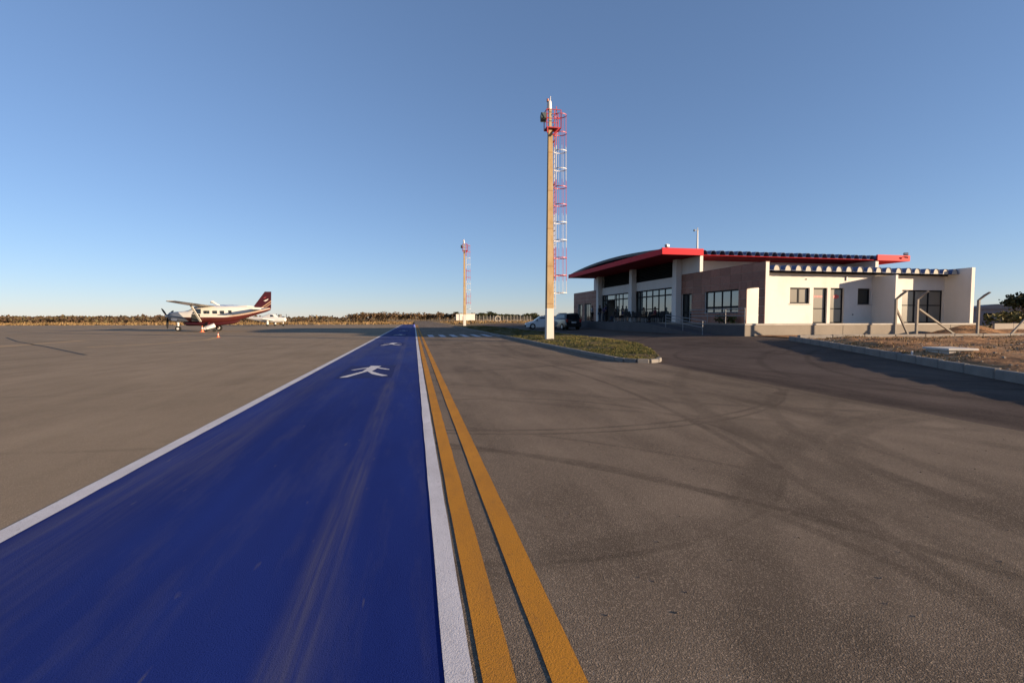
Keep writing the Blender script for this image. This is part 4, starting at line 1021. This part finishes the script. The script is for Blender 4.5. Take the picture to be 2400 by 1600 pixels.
    face.loft([[(hx-.105, -.012, hz-.02), (hx-.105, .012, hz-.02), (hx-.09, .008, hz+.03), (hx-.09, -.008, hz+.03)], [(hx-.125, -.01, hz-.025), (hx-.125, .01, hz-.025), (hx-.10, .004, hz+.03), (hx-.10, -.004, hz+.03)]]).build('nose', skin, t)
    for k in (-1, 1):
        MB().sphere((hx-.09, k*.032, hz+.02), .012, 6, 4).build('eye', M['dark'], t); MB().sphere((hx+.01, k*.092, hz), .026, 6, 4, (.7, .35, 1)).build('ear', skin, t)
    MB().sphere((hx+.018, 0, hz+.045), .105, 10, 6, (1, .95, .9)).build('hair', hair_m, t, smooth=True)
    sub({'pel', 'wst', 'chs', 'nkb', 'sh-1', 'sh1', 'el-1', 'el1'}, lambda k: .016 if k[:2] != 'el' else .012, 'shirt', shirt, t)
    leg = {'pel', 'hip-1', 'hip1', 'kn-1', 'kn1'} | (set() if shorts else {'an-1', 'an1'})
    sub(leg, lambda k: .014 if k != 'pel' else .012, 'shorts' if shorts else 'trousers', trousers, t)
    for k in (-1, 1):
        a = J['an%d' % k]; MB().loft([[(a[0]+.07, a[1]-.045, 0), (a[0]+.07, a[1]+.045, 0), (a[0]+.06, a[1]+.04, .10), (a[0]+.06, a[1]-.04, .10)], [(a[0]-.08, a[1]-.05, 0), (a[0]-.08, a[1]+.05, 0), (a[0]-.08, a[1]+.045, .08), (a[0]-.08, a[1]-.045, .08)], [(a[0]-.2, a[1]-.035, 0), (a[0]-.2, a[1]+.035, 0), (a[0]-.19, a[1]+.03, .045), (a[0]-.19, a[1]-.03, .045)]]).build('shoe', M['black_frame'], t, smooth=True)
    return t
cl = lambda n, c: paint(n, c, .85, .15, 8, .2)
navy, black, grey, denim, tan, wine = cl('navy_cloth', (.015, .02, .06)), cl('black_cloth', (.014, .014, .016)), cl('pale_grey_cloth', (.42, .42, .44)), cl('denim', (.03, .04, .07)), cl('tan_cloth', (.30, .22, .14)), cl('wine_cloth', (.10, .02, .03))
person('person in pale grey shirt standing furthest left before the brown wing', (20.0, 52.4, FL), R_(-40), 'stand', grey, black, arms='cross')
person('person in black top standing beside the pale grey shirt', (20.2, 50.6, FL), R_(25), 'stand', black, denim, skin_d)
person('person in navy top with large build standing before the dark doorway', (20.1, 48.6, FL), R_(-10), 'stand', navy, black, skin_d, s=1.06, arms='cross')
person('person in purple-navy shirt leaning by the dark doorway', (20.3, 49.4, FL), R_(70), 'stand', cl('purple_cloth', (.05, .03, .12)), denim, s=.95)
def chair(x, y, rz, label):
    t = thing('chair', label, 'chair', (x, y, FL), rz, 'dark chairs on the terrace')
    MB().bbox(-.26, .24, -.26, .26, .39, .46, .02).build('seat', M['black_frame'], t)
    MB().loft([[(.20, -.26, .462), (.20, .26, .462), (.25, .26, .462), (.25, -.26, .462)], [(.30, -.25, .95), (.30, .25, .95), (.34, .25, .95), (.34, -.25, .95)]]).build('backrest', M['black_frame'], t)
    for sx in (-.2, .2):
        for sy in (-.2, .2): MB().bar((sx, sy, 0), (sx, sy, .389), .04).build('leg', M['rail_steel'], t)
    return t
c0 = chair(20.4, 46.9, R_(15), 'dark chair left of the seated navy shirt, next to the doorway')
for x, y, rz, lb in ((20.45, 45.1, -10, 'dark chair under the seated person with bare knees'), (20.4, 42.9, 0, 'dark chair first right of the middle column'), (20.4, 42.15, 12, 'dark chair second right of the middle column'),
                     (20.4, 41.4, -8, 'dark chair third right of the middle column'), (20.4, 40.6, 5, 'dark chair under the tan-shirted person'), (20.4, 39.9, 0, 'dark chair just right of the tan-shirted person'), (20.4, 38.5, -10, 'dark chair under the wine-shirted person'), (20.4, 37.7, 4, 'dark chair nearest the right column of the hall')):
    c = copy_tree(c0); c.location = (x, y, FL); c.rotation_euler = (0, 0, R_(rz)); c['label'] = lb
person('person in black shirt seated left of the bare-kneed sitter', (20.4, 46.9, FL), R_(15), 'sit', black, denim, skin_d)
person('person in navy shirt and shorts seated with bare knees', (20.45, 45.1, FL), R_(-10), 'sit', navy, black, skin_m, True)
person('person in tan shirt seated before the glazed hall', (20.4, 40.6, FL), R_(5), 'sit', tan, tan, skin_d)
person('person in wine-red shirt seated near the right column', (20.4, 38.5, FL), R_(-10), 'sit', wine, black, skin_d)
for k, (y, rz) in enumerate(((43.4, 172), (42.7, 186), (41.0, 178), (40.2, 190), (39.3, 176), (38.1, 184))):
    c = copy_tree(c0); c.location = (19.05, y, FL); c.rotation_euler = (0, 0, R_(rz))
    c['label'] = 'dark chair with its back to the apron, %s in the front row' % ('leftmost', 'second from left', 'third from left', 'third from right', 'second from right', 'rightmost')[k]
tb = thing('table', 'dark round-legged table between the terrace chairs', 'table', (19.7, 41.6, FL))
MB().bbox(-.4, .4, -.9, .9, .70, .74, .02).build('tabletop', M['black_frame'], tb)
for sx in (-.34, .34):
    for sy in (-.8, .8): MB().bar((sx, sy, 0), (sx, sy, .70), .045).build('leg', M['rail_steel'], tb)
# planting at the foot of the brown wall
def clump(name, label, cat, x, y, z, r, h, m, n=70, leaf=.12, group=None):
    t = thing(name, label, cat, (x, y, z), 0, group); mb = MB()
    for k in range(n):
        a = rnd.uniform(0, 6.28); q = r*math.sqrt(rnd.random()); zz = h*rnd.random()**.7
        c = Vector((q*math.cos(a), q*math.sin(a), zz)); u = Vector((rnd.gauss(0, 1), rnd.gauss(0, 1), rnd.gauss(0, .7))).normalized()*leaf; w = u.cross(Vector((rnd.gauss(0, 1), rnd.gauss(0, 1), 1))).normalized()*leaf*.5
        mb.add([c-u, c+w, c+u, c-w], [(0, 1, 2, 3)])
    mb.build('foliage', m, t, fix=False)
    st = MB()
    for k in range(4): st.tube([(rnd.uniform(-.05, .05), rnd.uniform(-.05, .05), 0), (rnd.uniform(-r, r)*.5, rnd.uniform(-r, r)*.5, h*.7)], [.02, .008], 5)
    st.build('stem', M['bark'], t)
    return t
M['bark'] = paint('bark', (.13, .095, .065), .9, .3, 6, .1, .4)
M['shrub_leaf'] = leaves('shrub_leaves', [(.018, .03, .010), (.045, .06, .018), (.08, .09, .03)])
clump('potted_shrub', 'low green shrub below the wide window on the brown wall', 'shrub', 20.95, 30.2, FL, .35, .55, M['shrub_leaf'])
clump('potted_shrub', 'low green shrub nearest the white sunlit opening', 'shrub', 20.95, 28.9, FL, .3, .45, M['shrub_leaf'])

# ------------------------------------------------------------------ background
M['scrub'] = leaves('dry_scrub_leaves', [(.028, .017, .010), (.056, .034, .020), (.090, .054, .029), (.078, .064, .03), (.13, .088, .048)], .25)
M['tree_leaf'] = leaves('tree_leaves', [(.012, .018, .007), (.03, .036, .013), (.055, .055, .022), (.085, .075, .035)], .3)
M['thorn_leaf'] = leaves('thorn_tree_leaves', [(.05, .03, .018), (.10, .064, .034), (.15, .092, .05), (.11, .10, .04)], .3)
def leaf_cloud(mb, c, rx, ry, rz, n, leaf):
    for k in range(n):
        v = Vector((rnd.gauss(0, 1), rnd.gauss(0, 1), rnd.gauss(0, 1))).normalized()*(rnd.random()**.45)
        p = Vector((c[0]+v.x*rx, c[1]+v.y*ry, c[2]+v.z*rz)); s = leaf*rnd.uniform(.5, 1.3)
        u = Vector((rnd.gauss(0, 1), rnd.gauss(0, 1), rnd.gauss(0, 1))).normalized()*s; w = u.cross(Vector((rnd.gauss(0, 1), rnd.gauss(0, 1), rnd.gauss(0, 1)))).normalized()*s*.7
        n0 = len(mb.v); mb.v += [tuple(p-u), tuple(p+w), tuple(p+u), tuple(p-w)]; mb.f.append((n0, n0+1, n0+2, n0+3)); mb.m.append(0)
# left scrub belt: dense dry bushes nobody could count
mb = MB()
for k in range(1500):
    u = rnd.random(); x = -265+255*u; y = 150+rnd.random()**.8*110
    if x > -75 and rnd.random() < .78: continue
    h = rnd.uniform(1.0, 2.3)*(1 if x < -75 else .55); r = rnd.uniform(.9, 2.2)
    leaf_cloud(mb, (x, y, h*.5), r, r, h*.55, 26, .42)
tag(mb.build('scrub', M['scrub'], fix=False), kind='stuff')
mb = MB()
for k in range(1700):
    x = rnd.uniform(-900, 900); y = rnd.uniform(480, 760); h = rnd.uniform(2.0, 4.6)
    if rnd.random() < .05: h *= 1.5
    r = rnd.uniform(4, 10); leaf_cloud(mb, (x, y, h*.45), r, r, h*.55, 16, 1.3)
tag(mb.build('distant_woodland', M['scrub'], fix=False), kind='stuff')
spots = []
for k in range(5200):
    x = rnd.uniform(-150, 60); y = 118.6+rnd.random()**1.6*90
    if -.5 < x < 9.5: continue
    spots.append((x, y, zr(x)-.04, rnd.uniform(.4, 1.5)))
M['straw'] = leaves('straw', [(.085, .048, .022), (.16, .10, .04), (.24, .165, .075), (.21, .12, .07)], .06)
blades('dry_grass', spots, .42, .14, M['straw'], 4, .5)
def tree_proto(h, r, m, n_cl, leaf, per, low=False):
    tk = MB(); cr = MB(); tips = []
    tk.tube([(0, 0, -.2), (.05, 0, h*.3), (-.04, .05, h*.52)], [h*.035, h*.026, h*.016], 7)
    for k in range(5):
        a = 6.283*k/5+rnd.uniform(-.4, .4); q = r*rnd.uniform(.4, .75); p = (q*math.cos(a), q*math.sin(a), h*rnd.uniform(.58, .82))
        tk.tube([(0, 0, h*rnd.uniform(.28, .45)), (p[0]*.45, p[1]*.45, h*.56), p], [h*.015, h*.010, h*.004], 5); tips.append(p)
    tips += [(rnd.uniform(-.3, .3)*r, rnd.uniform(-.3, .3)*r, h*rnd.uniform(.7, .86)) for k in range(2)]
    for k in range(n_cl):
        p = tips[k % len(tips)]; c = (p[0]+rnd.uniform(-.25, .25)*r, p[1]+rnd.uniform(-.25, .25)*r, p[2]+(rnd.uniform(-.55, .06) if low and k % 3 else rnd.uniform(-.14, .10))*h)
        leaf_cloud(cr, c, r*.42, r*.42, h*.16, per, leaf)
    return tk.mesh('trunk', M['bark']), cr.mesh('crown', m, fix=False)
protos = [tree_proto(4.6, 2.6, M['thorn_leaf'], 12, .34, 26) for k in range(3)]
protos_d = [tree_proto(5.0, 3.0, M['tree_leaf'], 22, .40, 30, True) for k in range(3)]
def tree(x, y, pr, s, label, group, name='tree', z=None):
    t = thing(name, label, 'tree', (x, y, zr(x)-.03 if z is None else z), rnd.uniform(0, 6.28), group); t.scale = (s, s, s*rnd.uniform(.85, 1.1))
    link_mesh('trunk', pr[0], t); link_mesh('crown', pr[1], t); return t
for k in range(46):                                # row of brown thorn trees beyond the end of the road
    x = -34+58*(k+.5)/46+rnd.uniform(-.6, .6); y = 268+rnd.uniform(0, 16)
    if -.5 < x < 9.2: y = 272+rnd.uniform(0, 12)
    tree(x, y, protos[k % 3], rnd.uniform(.75, 1.12), 'brown dry thorn tree in the row beyond the end of the road', 'thorn trees beyond the road', 'thorn_tree')
for k in range(18):
    x = 25+50*k/17+rnd.uniform(-1.3, 1.3)
    t = tree(x, rnd.uniform(262, 290), protos_d[k % 3], rnd.uniform(.9, 1.3), 'dark green low tree far behind the post fence', 'dark trees behind the post fence')
    q = rnd.uniform(.62, .98); t.scale = (1.35, 1.35, q)
big = [tree_proto(4.6, 2.4, M['tree_leaf'], 26, .22, 44)]
tree(81.5, 50.5, big[0], 1.08, 'dark spreading tree at the right edge of the picture', None, 'shade_tree')
# far fence, hut, ring
t = thing('post_fence', 'pale far fence of concrete posts and wires on dry grass', 'fence', (0, 146, 0))
fp = MB().bbox(-.06, .06, -.06, .06, -.2, 2.0, .02).mesh('fence_post', paint('whitewashed_post', (.30, .28, .24), .9, .2, 2))
for k in range(17): link_mesh('fence_post', fp, t, (18.6+1.05*k+rnd.uniform(-.12, .12), rnd.uniform(-.1, .1), zr(20)-.03), (0, 0, 0), (1, 1, rnd.uniform(.92, 1.05)))
wi = MB()
for z in (.2, .45, .7, .95, 1.2, 1.45, 1.7): wi.bar((18.6, 0, z+.3), (36, 0, z+.3), .035)
wi.build('fence_wires', M['rail_steel'], t)
t = thing('concrete_ring', 'upright concrete pipe ring standing near the far post fence', 'pipe ring', (24.2, 141, zr(24)-.03), R_(10))
rg = MB(); n = 20
for s0, s1 in ((1.0, 1.0),):
    vs = []
    for k in range(n):
        a = 6.283*k/n
        for rr, yy in ((.95, -.3), (.95, .3), (.66, .3), (.66, -.3)): vs.append((rr*math.cos(a), yy, .95+rr*math.sin(a)))
    rg.add(vs, [(4*k+i, 4*k+(i+1) % 4, 4*((k+1) % n)+(i+1) % 4, 4*((k+1) % n)+i) for k in range(n) for i in range(4)])
rg.build('ring', paint('pale_pipe_concrete', (.26, .23, .19), .9, .2, 1), t)
H = thing('white_hut', 'small flat-roofed white building far behind the second mast', 'building', (26.4, 244, .35))
MB().box(-3.9, 3.9, 0, 4, -.4, 3.3).build('walls', M['white_wall'], H)
MB().box(-4.1, 4.1, -.2, 4.2, 3.303, 3.5).build('roof', M['concrete'], H)
MB().box(-2.6, -1.7, -.03, -.003, -.1, 2.1).build('door', paint('cream_door', (.46, .42, .36), .6), H)
MB().box(-5.6, -3.902, .2, 2.2, -.4, 3.2).build('annexe', M['white_wall'], H)
# right background: house, wall, hedge
H = thing('grey_house', 'low mauve-grey house with shallow roof beyond the fence', 'house', (93.0, 62.5, .3), R_(-38))
MB().box(-3.2, 3.2, -3, 3, -.3, 2.7).build('walls', paint('mauve_wall', (.30, .26, .27), .9, .12, .8), H)
MB().prism([(-3.5, 2.65), (3.5, 2.65), (3.5, 2.8), (0, 3.45), (-3.5, 2.8)], 1, -3.3, 3.3).build('roof', paint('dull_roof', (.26, .22, .21), .9), H)
MB().box(-1.6, -.6, -3.03, -3.003, .9, 2.0).build('window', M['dark_glass'], H)
MB().box(.8, 1.7, -3.03, -3.003, -.2, 2.0).build('door', paint('brown_door', (.16, .09, .05), .7), H)
t = thing('boundary_wall', 'low pale boundary wall behind the dirt yard on the right', 'wall', (57.5, 38.2, .2))
for k in range(12): MB().bbox(2.5*k+.01, 2.5*k+2.49, -.1, .1, -.2, .78+rnd.uniform(-.01, .01), .015).build('wall_panel', paint('pale_wall', (.26, .225, .19), .9, .12, 1) if k == 0 else bpy.data.materials['pale_wall'], t)
M['hedge_leaf'] = leaves('hedge_leaves', [(.05, .045, .012), (.10, .085, .022), (.18, .14, .04)])
for k in range(3):
    clump('bush', ['olive green bush behind the pale boundary wall, nearest the mauve-grey house', 'second olive green bush behind the boundary wall, right of the one by the house', 'third olive green bush behind the boundary wall, furthest right'][k], 'bush', 64+2.6*k+rnd.uniform(-.5, .5), 41+rnd.uniform(-.5, .5), .35, 1.6, rnd.uniform(1.3, 1.8), M['hedge_leaf'], 160, .28, 'bushes behind the boundary wall')
for k in range(2):
    clump('yellow_bush', ['yellowish bush at the right corner of the mauve-grey house', 'yellowish bush standing further right of the mauve-grey house'][k], 'bush', 89+2.2*k, 57+rnd.uniform(-1, 1), .3, 1.6, rnd.uniform(1.6, 2.4), M['hedge_leaf'], 150, .3, 'bushes beside the grey house')
